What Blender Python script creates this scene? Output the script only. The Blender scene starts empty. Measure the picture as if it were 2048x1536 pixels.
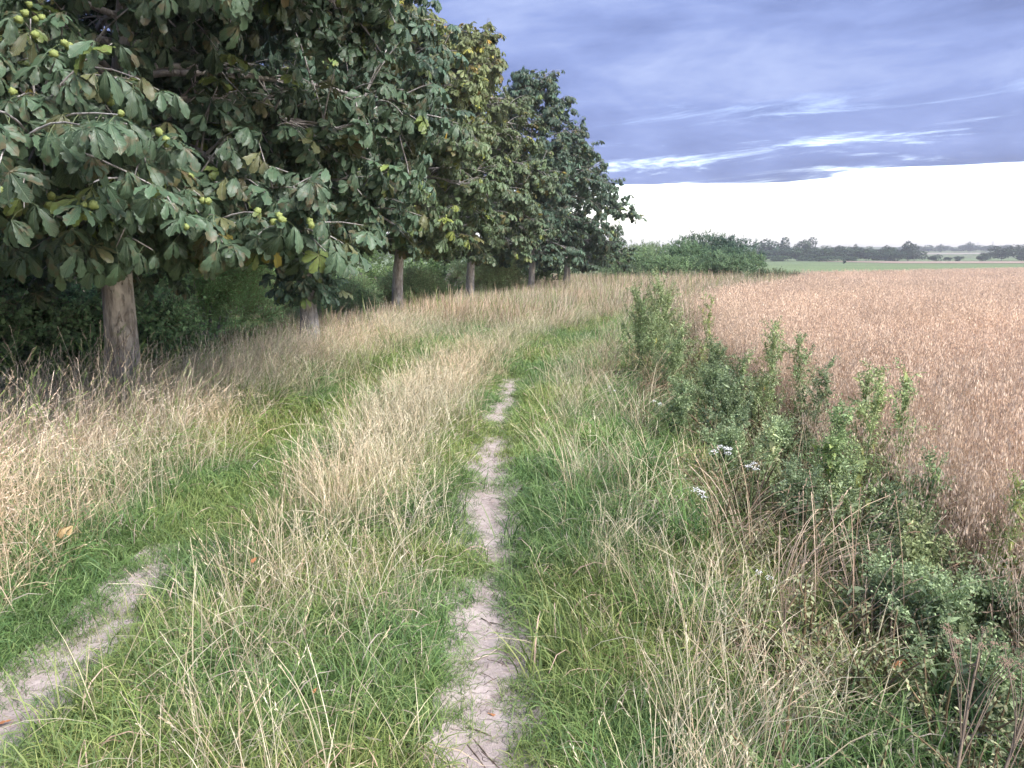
import bpy, math, random
import numpy as np

SC = bpy.context.scene
COL = SC.collection

# ------------------------------------------------------------------ camera
cam_d = bpy.data.cameras.new('camera')
cam = bpy.data.objects.new('camera', cam_d); COL.objects.link(cam)
cam.location = (0, 0, 1.6)
cam.rotation_euler = (math.radians(90 - 9.9), 0, 0)
cam_d.sensor_width = 36.0
cam_d.lens = 36.0 * 1538 / 2048
cam_d.clip_start = 0.05
cam_d.clip_end = 8000
SC.camera = cam

# ------------------------------------------------------------------ light
SUN_EL, SUN_AZ = 48.0, 128.0          # azimuth clockwise from +Y (north): right of and behind the camera
SKY_STRENGTH = 0.15
CLOUD_GAIN = 0.218
w = bpy.data.worlds.new('World'); SC.world = w; w.use_nodes = True
nt = w.node_tree; nt.nodes.clear()
N = nt.nodes; L = nt.links
def nd(tree, typ, **kw):
    n = tree.nodes.new(typ)
    for k, v in kw.items(): setattr(n, k, v)
    return n
def math_node(tree, op, a, b=None, c=None, clamp=False):
    n = tree.nodes.new('ShaderNodeMath'); n.operation = op; n.use_clamp = clamp
    for i, x in enumerate((a, b, c)):
        if x is None: continue
        if isinstance(x, (int, float)): n.inputs[i].default_value = x
        else: tree.links.new(x, n.inputs[i])
    return n.outputs[0]
def maprange(tree, v, a, b, c=0.0, d=1.0, smooth=True):
    n = tree.nodes.new('ShaderNodeMapRange')
    n.interpolation_type = 'SMOOTHSTEP' if smooth else 'LINEAR'
    tree.links.new(v, n.inputs[0])
    for i, x in enumerate((a, b, c, d)): n.inputs[i + 1].default_value = x
    return n.outputs[0]
def vmul(tree, v, xyz, off=(0, 0, 0)):
    n = tree.nodes.new('ShaderNodeVectorMath'); n.operation = 'MULTIPLY_ADD'
    tree.links.new(v, n.inputs[0]); n.inputs[1].default_value = xyz; n.inputs[2].default_value = off
    return n.outputs[0]
def noise(tree, v, scale, detail=4, rough=0.55, dist=0.0):
    n = tree.nodes.new('ShaderNodeTexNoise')
    if v is not None: tree.links.new(v, n.inputs['Vector'])
    n.inputs['Scale'].default_value = scale; n.inputs['Detail'].default_value = detail
    n.inputs['Roughness'].default_value = rough; n.inputs['Distortion'].default_value = dist
    return n.outputs['Fac']
def ramp(tree, f, stops):
    n = tree.nodes.new('ShaderNodeValToRGB'); e = n.color_ramp.elements
    while len(e) < len(stops): e.new(0.5)
    for i, (p, c) in enumerate(stops):
        e[i].position = p; e[i].color = (*c, 1)
    tree.links.new(f, n.inputs[0])
    return n.outputs[0]
def mixc(tree, f, a, b, mode='MIX'):
    n = tree.nodes.new('ShaderNodeMix'); n.data_type = 'RGBA'; n.blend_type = mode
    for sock, x in ((n.inputs[0], f), (n.inputs[6], a), (n.inputs[7], b)):
        if isinstance(x, (int, float)): sock.default_value = x
        elif isinstance(x, tuple): sock.default_value = (*x, 1)
        else: tree.links.new(x, sock)
    return n.outputs[2]

sky = nd(nt, 'ShaderNodeTexSky', sky_type='NISHITA', sun_disc=False)
sky.sun_elevation = math.radians(SUN_EL); sky.sun_rotation = math.radians(SUN_AZ)
sky.air_density = 1.0; sky.dust_density = 2.5; sky.ozone_density = 1.0
tc = nd(nt, 'ShaderNodeTexCoord')
D = tc.outputs['Generated']
sep = nd(nt, 'ShaderNodeSeparateXYZ'); L.new(D, sep.inputs[0])
dx, dy, dz = sep.outputs
# streaky vectors: clouds lie flat, so they stretch along the horizon
v1 = vmul(nt, D, (1.6, 1.6, 7.5), (3.1, 0.7, 0.4))
tilt = math_node(nt, 'MULTIPLY_ADD', dx, -0.045, dz)           # cloud bands rise to the right a little
cmb = nd(nt, 'ShaderNodeCombineXYZ'); L.new(dx, cmb.inputs[0]); L.new(dy, cmb.inputs[1]); L.new(tilt, cmb.inputs[2])
vt = cmb.outputs[0]
n_big = noise(nt, vmul(nt, vt, (1.3, 1.3, 4.6), (5.3, 1.2, 3.0)), 1.7, 5, 0.55, 0.8)
n_mid = noise(nt, vmul(nt, vt, (2.2, 2.2, 8.0), (1.3, 4.2, 7.0)), 2.2, 8, 0.62, 0.5)
n_fine = noise(nt, vmul(nt, vt, (4.0, 4.0, 15.0), (2.3, 9.2, 1.0)), 3.0, 6, 0.65, 0.4)
cl = math_node(nt, 'ADD', math_node(nt, 'MULTIPLY', n_big, 0.52), math_node(nt, 'MULTIPLY', n_mid, 0.34))
cl = math_node(nt, 'ADD', cl, math_node(nt, 'MULTIPLY', n_fine, 0.14))
# a little darker at the base of the deck, near its lower edge
low = maprange(nt, dz, 0.07, 0.22, -0.05, 0.01)
cl = math_node(nt, 'ADD', cl, low)
ccol = ramp(nt, cl, [(0.40, (0.145, 0.20, 0.43)), (0.465, (0.205, 0.28, 0.58)), (0.54, (0.275, 0.365, 0.71)), (0.66, (0.45, 0.55, 0.88))])
# thin breaks near the lower edge where the bright sky shows through
br = maprange(nt, noise(nt, vmul(nt, vt, (2.8, 2.8, 26.0), (4.3, 8.9, 2.4)), 1.7, 9, 0.70, 0.6), 0.52, 0.80)
br = math_node(nt, 'MULTIPLY', br, maprange(nt, dz, 0.20, 0.085, 0.0, 0.68))
# lower edge of the deck
edge_n = noise(nt, vmul(nt, D, (2.0, 2.0, 42.0), (0.4, 3.3, 0.9)), 2.2, 6, 0.55, 0.2)
edge = math_node(nt, 'MULTIPLY_ADD', dx, -0.036, dz)
edge = math_node(nt, 'MULTIPLY_ADD', math_node(nt, 'SUBTRACT', edge_n, 0.5), 0.045, edge)
mask = maprange(nt, edge, 0.0665, 0.0725)
mask = math_node(nt, 'MULTIPLY', mask, math_node(nt, 'SUBTRACT', 1.0, br))
bg_sky = nd(nt, 'ShaderNodeBackground'); bg_cl = nd(nt, 'ShaderNodeBackground')
skyc = mixc(nt, 1.0, sky.outputs[0], (1.8, 1.7, 1.7), 'MULTIPLY')
L.new(skyc, bg_sky.inputs[0]); bg_sky.inputs[1].default_value = SKY_STRENGTH
L.new(ccol, bg_cl.inputs[0]); bg_cl.inputs[1].default_value = CLOUD_GAIN
mx = nd(nt, 'ShaderNodeMixShader'); L.new(mask, mx.inputs[0]); L.new(bg_sky.outputs[0], mx.inputs[1]); L.new(bg_cl.outputs[0], mx.inputs[2])
wo = nd(nt, 'ShaderNodeOutputWorld'); L.new(mx.outputs[0], wo.inputs[0])

sd = bpy.data.lights.new('sun', 'SUN'); sun = bpy.data.objects.new('sun', sd); COL.objects.link(sun)
sd.energy = 1.5; sd.angle = math.radians(36); sd.color = (1.0, 0.955, 0.93)
az, el = math.radians(SUN_AZ), math.radians(SUN_EL)
sdir = np.array([math.sin(az) * math.cos(el), math.cos(az) * math.cos(el), math.sin(el)])
from mathutils import Vector
sun.rotation_euler = Vector(sdir).to_track_quat('Z', 'Y').to_euler()
SC.view_settings.view_transform = 'Standard'; SC.view_settings.look = 'None'
SC.view_settings.gamma = 1.0; SC.view_settings.use_curve_mapping = False
SC.view_settings.exposure = 2.42
SC.cycles.max_bounces = 6; SC.cycles.diffuse_bounces = 3; SC.cycles.glossy_bounces = 2
SC.cycles.transmission_bounces = 3; SC.cycles.volume_bounces = 0; SC.cycles.transparent_max_bounces = 8
SC.cycles.use_denoising = True
SC.cycles.use_adaptive_sampling = True; SC.cycles.adaptive_threshold = 0.02

# ------------------------------------------------------------------ helpers
R0 = np.random.default_rng(7)
def tag(o, label=None, cat=None, group=None, kind=None):
    if label: o['label'] = label
    if cat: o['category'] = cat
    if group: o['group'] = group
    if kind: o['kind'] = kind
    return o
def empty(name, loc, rz=0.0):
    o = bpy.data.objects.new(name, None); COL.objects.link(o)
    o.location = loc; o.rotation_euler = (0, 0, rz); o.empty_display_size = 0.2
    return o

_perm = np.random.default_rng(3).random((256, 256))
def vnoise(x, y, s=1.0):
    x = np.asarray(x, float) * s + 100.5; y = np.asarray(y, float) * s + 57.3
    xi = np.floor(x).astype(int); yi = np.floor(y).astype(int); fx = x - xi; fy = y - yi
    fx = fx * fx * (3 - 2 * fx); fy = fy * fy * (3 - 2 * fy)
    g = lambda a, b: _perm[a % 256, b % 256]
    return (g(xi, yi) * (1 - fx) + g(xi + 1, yi) * fx) * (1 - fy) + (g(xi, yi + 1) * (1 - fx) + g(xi + 1, yi + 1) * fx) * fy
def fnoise(x, y, s=1.0):
    return vnoise(x, y, s) * .55 + vnoise(y, x, s * 2.3) * .3 + vnoise(x, y, s * 5.1) * .15

# --- the lie of the land
def zone_c(Y): return np.interp(Y, [0, 3, 6, 9, 12, 15, 18, 21, 26, 32, 40, 60], [-.95, -.95, -.98, -.78, -.38, .4, 1.5, 2.75, 5.2, 8.6, 13.5, 27])
def field_edge(Y): return np.interp(Y, [0, 2.2, 3.2, 4.5, 6, 9, 12, 17, 20, 25, 34, 49], [1.35, 1.52, 1.78, 2.0, 2.15, 2.25, 2.7, 4.0, 5.3, 8.0, 12.0, 18.0])
def tree_row(Y): return np.interp(Y, [0, 8, 14, 20, 26, 32, 38, 50], [-4.3, -4.1, -3.7, -2.9, -1.3, .8, 2.6, 6.5])
def rut_mask(x, y):
    s = x - zone_c(y)
    return np.exp(-((s - .85) / .28) ** 2) + np.exp(-((s + .85) / .28) ** 2)
def ground_z(x, y):
    x = np.asarray(x, float); y = np.asarray(y, float)
    z = np.interp(y, [-50, 8, 14, 30, 60, 120, 200, 380, 480, 620, 900, 1300, 1800, 4000],
                  [0, 0, -.07, -.38, -1.0, -2.1, -2.6, -3.6, -3.4, -2.6, 1.5, 5.0, 6.0, 6.0])
    z = z - .34 * np.clip((tree_row(y) + 1.1 - x) / 1.3, 0, 1) * np.clip((46 - y) / 16, 0, 1)
    near = np.exp(-np.maximum(y - 4, 0) / 14)
    z = z - .055 * rut_mask(x, y) * np.clip((40 - y) / 20, 0, 1)
    z = z - .45 * np.clip((tree_row(y) - 1.2 - x) / 4.0, 0, 1) * np.clip((70 - y) / 30, 0, 1)
    z = z + (fnoise(x, y, 1.1) - .5) * .05 * near
    z = z + (fnoise(x, y, .012) - .5) * 5.0 * np.clip((y - 500) / 700, 0, 1)
    return z

class MB:
    """collects ribbons, tubes and polygons; build() links them as one mesh object"""
    def __init__(s): s.v = []; s.f = []; s.c = []; s.uv = []; s.n = 0
    def add(s, v, f, c, uv=None):
        v = np.asarray(v, float); s.v.append(v)
        c = np.asarray(c, float)
        if c.ndim == 1: c = np.tile(c, (len(v), 1))
        s.c.append(c)
        s.uv.append(np.zeros((len(v), 2)) if uv is None else np.asarray(uv, float))
        s.f += [tuple(i + s.n for i in q) for q in f]; s.n += len(v)
    def ribbon(s, P, W, S, c):
        P = np.asarray(P, float); W = np.asarray(W, float)[:, None]; S = np.asarray(S, float)
        n = len(P); V = np.empty((2 * n, 3)); V[0::2] = P - S * W / 2; V[1::2] = P + S * W / 2
        c = np.asarray(c, float)
        C = np.tile(c, (2 * n, 1)) if c.ndim == 1 else np.repeat(c, 2, axis=0)
        s.add(V, [(2 * i, 2 * i + 1, 2 * i + 3, 2 * i + 2) for i in range(n - 1)], C)
    def tube(s, P, Rr, sides, c, cap=True, rough=0.0, rng=None):
        P = np.asarray(P, float); n = len(P); Rr = np.asarray(Rr, float)
        T = np.gradient(P, axis=0); T /= np.linalg.norm(T, axis=1)[:, None] + 1e-9
        ref = np.array([1.0, 0, 0]) if abs(T[0][0]) < .8 else np.array([0, 1.0, 0])
        V = []; uv = []
        for i in range(n):
            a = np.cross(T[i], ref); a /= np.linalg.norm(a) + 1e-9; b = np.cross(T[i], a)
            th = np.linspace(0, 2 * np.pi, sides, endpoint=False)
            rr = Rr[i] * np.ones(sides)
            if rough: rr = rr * (1 + rough * (vnoise(np.cos(th) * 1.5 + P[i][2] * .5, np.sin(th) * 1.5 + P[i][2] * .9, 1.7) - .5) * 2)
            V.append(P[i] + np.outer(np.cos(th) * rr, a) + np.outer(np.sin(th) * rr, b))
            uv.append(np.stack([th, np.full(sides, P[i][2])], 1))
        V = np.concatenate(V); F = []
        for i in range(n - 1):
            for k in range(sides):
                k2 = (k + 1) % sides
                F.append((i * sides + k, i * sides + k2, (i + 1) * sides + k2, (i + 1) * sides + k))
        if cap: F.append(tuple(range((n - 1) * sides, n * sides)))
        s.add(V, F, c, np.concatenate(uv))
    def mesh(s, name, mat, smooth=True):
        V = np.concatenate(s.v); me = bpy.data.meshes.new(name)
        me.from_pydata(V.tolist(), [], s.f)
        a = me.color_attributes.new('col', 'FLOAT_COLOR', 'POINT')
        C = np.concatenate(s.c); C4 = np.ones((len(C), 4)); C4[:, :3] = C[:, :3]
        a.data.foreach_set('color', C4.ravel().astype('f'))
        u = me.attributes.new('luv', 'FLOAT_VECTOR', 'POINT')
        U = np.concatenate(s.uv); U3 = np.zeros((len(U), 3)); U3[:, :2] = U
        u.data.foreach_set('vector', U3.ravel().astype('f'))
        if smooth: me.polygons.foreach_set('use_smooth', [True] * len(me.polygons))
        if mat: me.materials.append(mat)
        me.update()
        return me
    def build(s, name, mat, parent=None, smooth=True, loc=None):
        o = bpy.data.objects.new(name, s.mesh(name, mat, smooth)); COL.objects.link(o)
        if parent is not None: o.parent = parent
        if loc is not None: o.location = loc
        return o

def euler_from(X, Y, Z):
    """columns X, Y, Z of rotation matrices, (n,3) each -> XYZ euler (n,3)"""
    return np.stack([np.arctan2(Y[:, 2], Z[:, 2]), -np.arcsin(np.clip(X[:, 2], -1, 1)), np.arctan2(X[:, 1], X[:, 0])], 1)
def frames(Yd, Zh):
    Yd = Yd / (np.linalg.norm(Yd, axis=1)[:, None] + 1e-9)
    X = np.cross(Yd, Zh); X /= np.linalg.norm(X, axis=1)[:, None] + 1e-9
    return X, Yd, np.cross(X, Yd)

def source(name, meshes):
    c = bpy.data.collections.new(name)
    for m in meshes:
        o = bpy.data.objects.new(m.name, m); c.objects.link(o)
    return c
def scatter(name, P, rot, scl, tint, src, nsrc, parent=None, seed=0):
    """instances of the tufts or leaves of a source at each point: one object of stuff"""
    n = len(P); me = bpy.data.meshes.new(name); me.vertices.add(n)
    me.vertices.foreach_set('co', np.asarray(P, 'f').ravel())
    for nm, ty, ar, fld in (('rot', 'FLOAT_VECTOR', rot, 'vector'), ('tint', 'FLOAT_VECTOR', tint, 'vector'), ('scl', 'FLOAT', scl, 'value'),
                            ('idx', 'INT', np.random.default_rng(seed).integers(0, nsrc, n), 'value')):
        a = me.attributes.new(nm, ty, 'POINT')
        a.data.foreach_set(fld, np.asarray(ar, 'i' if ty == 'INT' else 'f').ravel())
    o = bpy.data.objects.new(name, me); COL.objects.link(o)
    if parent is not None: o.parent = parent
    key = 'scatter ' + src.name
    g = bpy.data.node_groups.get(key)
    if g is None:
        g = bpy.data.node_groups.new(key, 'GeometryNodeTree')
        g.interface.new_socket('Geometry', in_out='INPUT', socket_type='NodeSocketGeometry')
        g.interface.new_socket('Geometry', in_out='OUTPUT', socket_type='NodeSocketGeometry')
        gi = g.nodes.new('NodeGroupInput'); go = g.nodes.new('NodeGroupOutput')
        ip = g.nodes.new('GeometryNodeInstanceOnPoints'); ci = g.nodes.new('GeometryNodeCollectionInfo')
        ci.inputs['Collection'].default_value = src; ci.inputs['Separate Children'].default_value = True
        ci.inputs['Reset Children'].default_value = True
        def attr(nm, ty):
            a = g.nodes.new('GeometryNodeInputNamedAttribute'); a.data_type = ty; a.inputs[0].default_value = nm
            return a.outputs[0]
        er = g.nodes.new('FunctionNodeEulerToRotation')
        g.links.new(attr('rot', 'FLOAT_VECTOR'), er.inputs[0])
        g.links.new(gi.outputs[0], ip.inputs['Points']); g.links.new(ci.outputs[0], ip.inputs['Instance'])
        ip.inputs['Pick Instance'].default_value = True
        g.links.new(attr('idx', 'INT'), ip.inputs['Instance Index'])
        g.links.new(er.outputs[0], ip.inputs['Rotation'])
        g.links.new(attr('scl', 'FLOAT'), ip.inputs['Scale'])
        g.links.new(ip.outputs[0], go.inputs[0])
    m = o.modifiers.new('scatter', 'NODES'); m.node_group = g
    o['kind'] = 'stuff'
    return o

# ------------------------------------------------------------------ materials
def new_mat(name):
    m = bpy.data.materials.new(name); m.use_nodes = True; t = m.node_tree; t.nodes.clear()
    out = t.nodes.new('ShaderNodeOutputMaterial'); return m, t, out
def attr_node(t, name, typ='GEOMETRY'):
    a = t.nodes.new('ShaderNodeAttribute'); a.attribute_name = name; a.attribute_type = typ; return a
def bsdf(t, out, color, rough=.6, spec=.3, normal=None, transl=0.0, tcol=None):
    b = t.nodes.new('ShaderNodeBsdfPrincipled')
    if isinstance(color, tuple): b.inputs['Base Color'].default_value = (*color, 1)
    else: t.links.new(color, b.inputs['Base Color'])
    if isinstance(rough, (int, float)): b.inputs['Roughness'].default_value = rough
    else: t.links.new(rough, b.inputs['Roughness'])
    b.inputs['Specular IOR Level'].default_value = spec
    if normal is not None: t.links.new(normal, b.inputs['Normal'])
    if transl:
        tr = t.nodes.new('ShaderNodeBsdfTranslucent')
        c = tcol if tcol is not None else color
        if isinstance(c, tuple): tr.inputs[0].default_value = (*c, 1)
        else: t.links.new(c, tr.inputs[0])
        mxs = t.nodes.new('ShaderNodeMixShader'); mxs.inputs[0].default_value = transl
        t.links.new(b.outputs[0], mxs.inputs[1]); t.links.new(tr.outputs[0], mxs.inputs[2])
        t.links.new(mxs.outputs[0], out.inputs[0])
    else: t.links.new(b.outputs[0], out.inputs[0])
    return b
def bump(t, h, strength, dist=0.01):
    n = t.nodes.new('ShaderNodeBump'); n.inputs['Strength'].default_value = strength; n.inputs['Distance'].default_value = dist
    t.links.new(h, n.inputs['Height']); return n.outputs[0]
def tinted(t):
    a = attr_node(t, 'col'); b = attr_node(t, 'tint', 'INSTANCER')
    m = t.nodes.new('ShaderNodeVectorMath'); m.operation = 'MULTIPLY'
    t.links.new(a.outputs['Color'], m.inputs[0]); t.links.new(b.outputs['Vector'], m.inputs[1])
    return m.outputs[0]

def plant_mat(name, rough=.6, spec=.25, transl=.28):
    m, t, out = new_mat(name); c = tinted(t)
    bsdf(t, out, c, rough, spec, None, transl); return m
M_GRASS = plant_mat('grass_blades', .55, .3, .30)
M_STRAW = plant_mat('dry_straw', .7, .2, .25)
M_WEED = plant_mat('weed_leaves', .55, .3, .25)
M_FOLIAGE = plant_mat('shrub_foliage', .6, .25, .45)

def leaf_mat():
    m, t, out = new_mat('chestnut_leaf')
    c = tinted(t)
    uv = attr_node(t, 'luv').outputs['Vector']
    sp = t.nodes.new('ShaderNodeSeparateXYZ'); t.links.new(uv, sp.inputs[0])
    u = math_node(t, 'ABSOLUTE', sp.outputs[0]); v = sp.outputs[1]
    wv = math_node(t, 'SINE', math_node(t, 'MULTIPLY', math_node(t, 'SUBTRACT', v, math_node(t, 'MULTIPLY', u, .22)), 75.0))
    vein = maprange(t, wv, .75, 1.0)
    mid = maprange(t, u, .10, .02)
    vv = math_node(t, 'MAXIMUM', vein, mid)
    oi = t.nodes.new('ShaderNodeObjectInfo')
    tcn = t.nodes.new('ShaderNodeTexCoord')
    ofs = t.nodes.new('ShaderNodeVectorMath'); ofs.operation = 'MULTIPLY_ADD'
    cb = t.nodes.new('ShaderNodeCombineXYZ'); 
    for k in range(3): t.links.new(math_node(t, 'MULTIPLY', oi.outputs['Random'], 37.0 + 11 * k), cb.inputs[k])
    t.links.new(tcn.outputs['Object'], ofs.inputs[0]); ofs.inputs[1].default_value = (1, 1, 1); t.links.new(cb.outputs[0], ofs.inputs[2])
    n1 = noise(t, ofs.outputs[0], 9.0, 4, .65)
    n2 = noise(t, ofs.outputs[0], 2.2, 2, .5)
    blotch = maprange(t, math_node(t, 'ADD', n1, math_node(t, 'MULTIPLY', n2, .35)), .72, .84)
    edge = maprange(t, u, .6, 1.0, 0, .10)
    bl = math_node(t, 'MULTIPLY', blotch, .5)
    c1 = mixc(t, math_node(t, 'MULTIPLY', vv, .42), c, (.19, .24, .14))
    c2 = mixc(t, bl, c1, (.17, .105, .055))
    hgt = math_node(t, 'SUBTRACT', math_node(t, 'MULTIPLY', n1, .3), math_node(t, 'MULTIPLY', vv, .8))
    bsdf(t, out, c2, .42, .5, bump(t, hgt, .7, .006), .20)
    return m
M_LEAF = leaf_mat()

def bark_mat():
    m, t, out = new_mat('chestnut_bark')
    tcn = t.nodes.new('ShaderNodeTexCoord'); V = tcn.outputs['Object']
    a = noise(t, vmul(t, V, (1, 1, .45)), 9, 6, .6, .4)
    b = noise(t, vmul(t, V, (1, 1, .3)), 42, 5, .65)
    cr = maprange(t, noise(t, vmul(t, V, (1, 1, .22)), 22, 3, .6, .8), .40, .47, 0, 1)
    c = ramp(t, a, [(.32, (.23, .215, .205)), (.5, (.37, .35, .335)), (.66, (.52, .50, .485))])
    c = mixc(t, math_node(t, 'MULTIPLY', math_node(t, 'SUBTRACT', 1.0, cr), .35), c, (.10, .075, .06))
    lich = maprange(t, noise(t, V, 5.2, 4, .6), .58, .66, 0, .45)
    c = mixc(t, lich, c, (.30, .32, .24))
    h = math_node(t, 'ADD', math_node(t, 'MULTIPLY', b, .5), math_node(t, 'MULTIPLY', cr, .8))
    bsdf(t, out, c, .85, .15, bump(t, h, .9, .02)); return m
M_BARK = bark_mat()

def simple_mat(name, c1, c2, scale=20, rough=.8, spec=.15, bs=.4, bd=.005):
    m, t, out = new_mat(name); tcn = t.nodes.new('ShaderNodeTexCoord')
    n = noise(t, tcn.outputs['Object'], scale, 5, .6)
    bsdf(t, out, ramp(t, n, [(.3, c1), (.7, c2)]), rough, spec, bump(t, n, bs, bd)); return m
M_TWIG = simple_mat('dry_twig', (.10, .075, .06), (.24, .19, .15), 60)
M_PALE = simple_mat('pale_straw', (.50, .42, .32), (.66, .58, .46), 50)
M_BURR = simple_mat('burr_green', (.17, .22, .065), (.28, .33, .11), 40, .6, .3)
M_STEEL = simple_mat('pylon_steel', (.22, .23, .24), (.32, .33, .34), 3, .6)
M_PETAL = simple_mat('white_petal', (.72, .72, .70), (.82, .82, .80), 60, .7)
M_DEAD = simple_mat('dead_leaf', (.28, .11, .05), (.42, .20, .09), 30, .7, .25)
M_TANLEAF = simple_mat('tan_leaf', (.32, .22, .10), (.50, .38, .20), 30, .7, .25)

def ground_mat():
    m, t, out = new_mat('soil_and_litter')
    g = t.nodes.new('ShaderNodeNewGeometry'); V = g.outputs['Position']
    z = attr_node(t, 'col').outputs['Color']
    n1 = noise(t, V, 3.0, 6, .6); n2 = noise(t, V, 38.0, 5, .65)
    c = ramp(t, math_node(t, 'MULTIPLY_ADD', n2, .5, math_node(t, 'MULTIPLY', n1, .5)), [(.35, (.45, .45, .45)), (.65, (1.3, 1.3, 1.3))])
    c = mixc(t, 1.0, z, c, 'MULTIPLY')
    bsdf(t, out, c, .95, .1, bump(t, n2, .8, .02)); return m
M_GROUND = ground_mat()

def dirt_mat():
    m, t, out = new_mat('compacted_earth')
    g = t.nodes.new('ShaderNodeNewGeometry'); V = g.outputs['Position']
    n1 = noise(t, V, 5.0, 5, .6, .3); n2 = noise(t, V, 34.0, 5, .62); n3 = noise(t, V, 190.0, 3, .6)
    vo = t.nodes.new('ShaderNodeTexVoronoi'); vo.feature = 'DISTANCE_TO_EDGE'; vo.inputs['Scale'].default_value = 13.0
    ds = t.nodes.new('ShaderNodeVectorMath'); ds.operation = 'ADD'
    nc = t.nodes.new('ShaderNodeTexNoise'); nc.inputs['Scale'].default_value = 9.0; t.links.new(V, nc.inputs['Vector'])
    sc = t.nodes.new('ShaderNodeVectorMath'); sc.operation = 'SCALE'; sc.inputs['Scale'].default_value = .12
    t.links.new(nc.outputs['Color'], sc.inputs[0]); t.links.new(V, ds.inputs[0]); t.links.new(sc.outputs[0], ds.inputs[1])
    t.links.new(ds.outputs[0], vo.inputs['Vector'])
    crack = maprange(t, vo.outputs['Distance'], .0, .03, 1, 0)
    crack = math_node(t, 'MULTIPLY', crack, maprange(t, noise(t, V, 6.0, 2), .45, .6))
    k = math_node(t, 'ADD', math_node(t, 'MULTIPLY', n1, .45), math_node(t, 'ADD', math_node(t, 'MULTIPLY', n2, .35), math_node(t, 'MULTIPLY', n3, .2)))
    c = ramp(t, k, [(.36, (.27, .225, .205)), (.5, (.41, .345, .315)), (.63, (.53, .46, .425))])
    c = mixc(t, math_node(t, 'MULTIPLY', crack, .55), c, (.15, .115, .10))
    h = math_node(t, 'SUBTRACT', math_node(t, 'ADD', math_node(t, 'MULTIPLY', n2, .7), math_node(t, 'MULTIPLY', n3, .3)), math_node(t, 'MULTIPLY', crack, .5))
    bsdf(t, out, c, .95, .1, bump(t, h, .85, .012)); return m
M_DIRT = dirt_mat()

# ------------------------------------------------------------------ ground sheet
def grid_mesh(name, xs, ys, zf, cf, mat):
    X, Y = np.meshgrid(xs, ys); Z = zf(X, Y); n, m = X.shape
    V = np.stack([X, Y, Z], -1).reshape(-1, 3); C = cf(X, Y).reshape(-1, 3)
    idx = np.arange(n * m).reshape(n, m)
    F = np.stack([idx[:-1, :-1], idx[:-1, 1:], idx[1:, 1:], idx[1:, :-1]], -1).reshape(-1, 4)
    mb = MB(); mb.v.append(V); mb.c.append(C); mb.uv.append(np.zeros((len(V), 2))); mb.f = [tuple(q) for q in F.tolist()]; mb.n = len(V)
    return mb.build(name, mat)
def axis(a):  # piecewise spacing
    out = []
    for lo, hi, st in a: out += list(np.arange(lo, hi, st))
    return np.array(out + [a[-1][1]])
xs = axis([(-1600, -400, 100), (-400, -60, 20), (-60, -12, 2), (-12, -3, .3), (-3, 3, .1), (3, 12, .3), (12, 60, 2), (60, 400, 20), (400, 1600, 100)])
ys = axis([(-60, -6, 3), (-6, 1, .5), (1, 10, .1), (10, 30, .4), (30, 70, 2), (70, 500, 10), (500, 1700, 30)])
def ground_col(X, Y):
    C = np.empty(X.shape + (3,)); C[:] = (.10, .085, .05)
    g = fnoise(X, Y, .8)[..., None]
    C = C * (.7 + .6 * g)
    fld = (X > field_edge(Y)) & (Y < 130)
    C[fld] = (.16, .115, .085)
    far = Y > 120
    mead = fnoise(X * .4, Y * 1.6, .03)[..., None]
    C = np.where(far[..., None], np.array([.185, .245, .115]) * (.75 + .5 * mead), C)
    hill = (Y > 470)
    C = np.where(hill[..., None], np.array([.17, .20, .10]) * (.75 + .5 * mead), C)
    return C
ground = grid_mesh('ground', xs, ys, ground_z, ground_col, M_GROUND); tag(ground, kind='structure')

# bare earth shown in the wheel ruts: (Y, left X, right X)
RUT_R = [(1.2,-.14,.02),(2.0,-.14,.01),(2.18,-.145,-.01),(2.26,-.165,.01),(2.39,-.145,.02),(2.54,-.19,.03),(2.7,-.19,.04),(2.89,-.22,.04),(3.1,-.19,.01),(3.34,-.23,-.03),(3.53,-.19,-.05),(3.62,-.15,-.08),(3.68,-.10,-.10),(3.87,-.09,-.09),(3.95,-.11,-.09),(4.02,-.30,-.07),(4.21,-.18,-.03),(4.41,-.27,-.01),(4.79,-.31,-.02),(5.0,-.27,-.04),(5.14,-.12,-.12),(5.24,-.12,-.12),(5.35,-.30,-.04),(5.75,-.31,-.03),(6.3,-.26,-.03),(6.48,-.21,-.05),(6.6,-.12,-.12),(6.9,-.12,-.12),(6.98,-.17,-.08),(7.21,-.21,-.02),(7.76,-.23,-.01),(8.16,-.13,.01),(8.76,-.16,.03),(9.46,-.09,.1),(9.8,.02,.05),(9.9,.05,.05)]
RUT_L = [(1.2,-1.86,-1.6),(2.0,-1.86,-1.62),(2.39,-1.86,-1.67),(2.6,-1.86,-1.72),(2.72,-1.84,-1.74),(2.78,-1.8,-1.8),(2.86,-1.8,-1.8),(2.93,-1.85,-1.72),(3.08,-1.86,-1.70),(3.2,-1.82,-1.75),(3.27,-1.8,-1.8),(3.34,-1.85,-1.74),(3.5,-1.89,-1.75),(3.62,-1.86,-1.78),(3.74,-1.84,-1.78),(3.82,-1.82,-1.82)]
RR = np.array(RUT_R, float); RL = np.array(RUT_L, float)
for T_, k_ in ((RR, .64), (RL, .50)):       # grass leans in over both edges: the open width is narrower than the rut
    c_ = (T_[:, 1] + T_[:, 2]) / 2 - .008; h_ = np.maximum((T_[:, 2] - T_[:, 1]) / 2 * k_, .012); T_[:, 1] = c_ - h_; T_[:, 2] = c_ + h_
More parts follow.
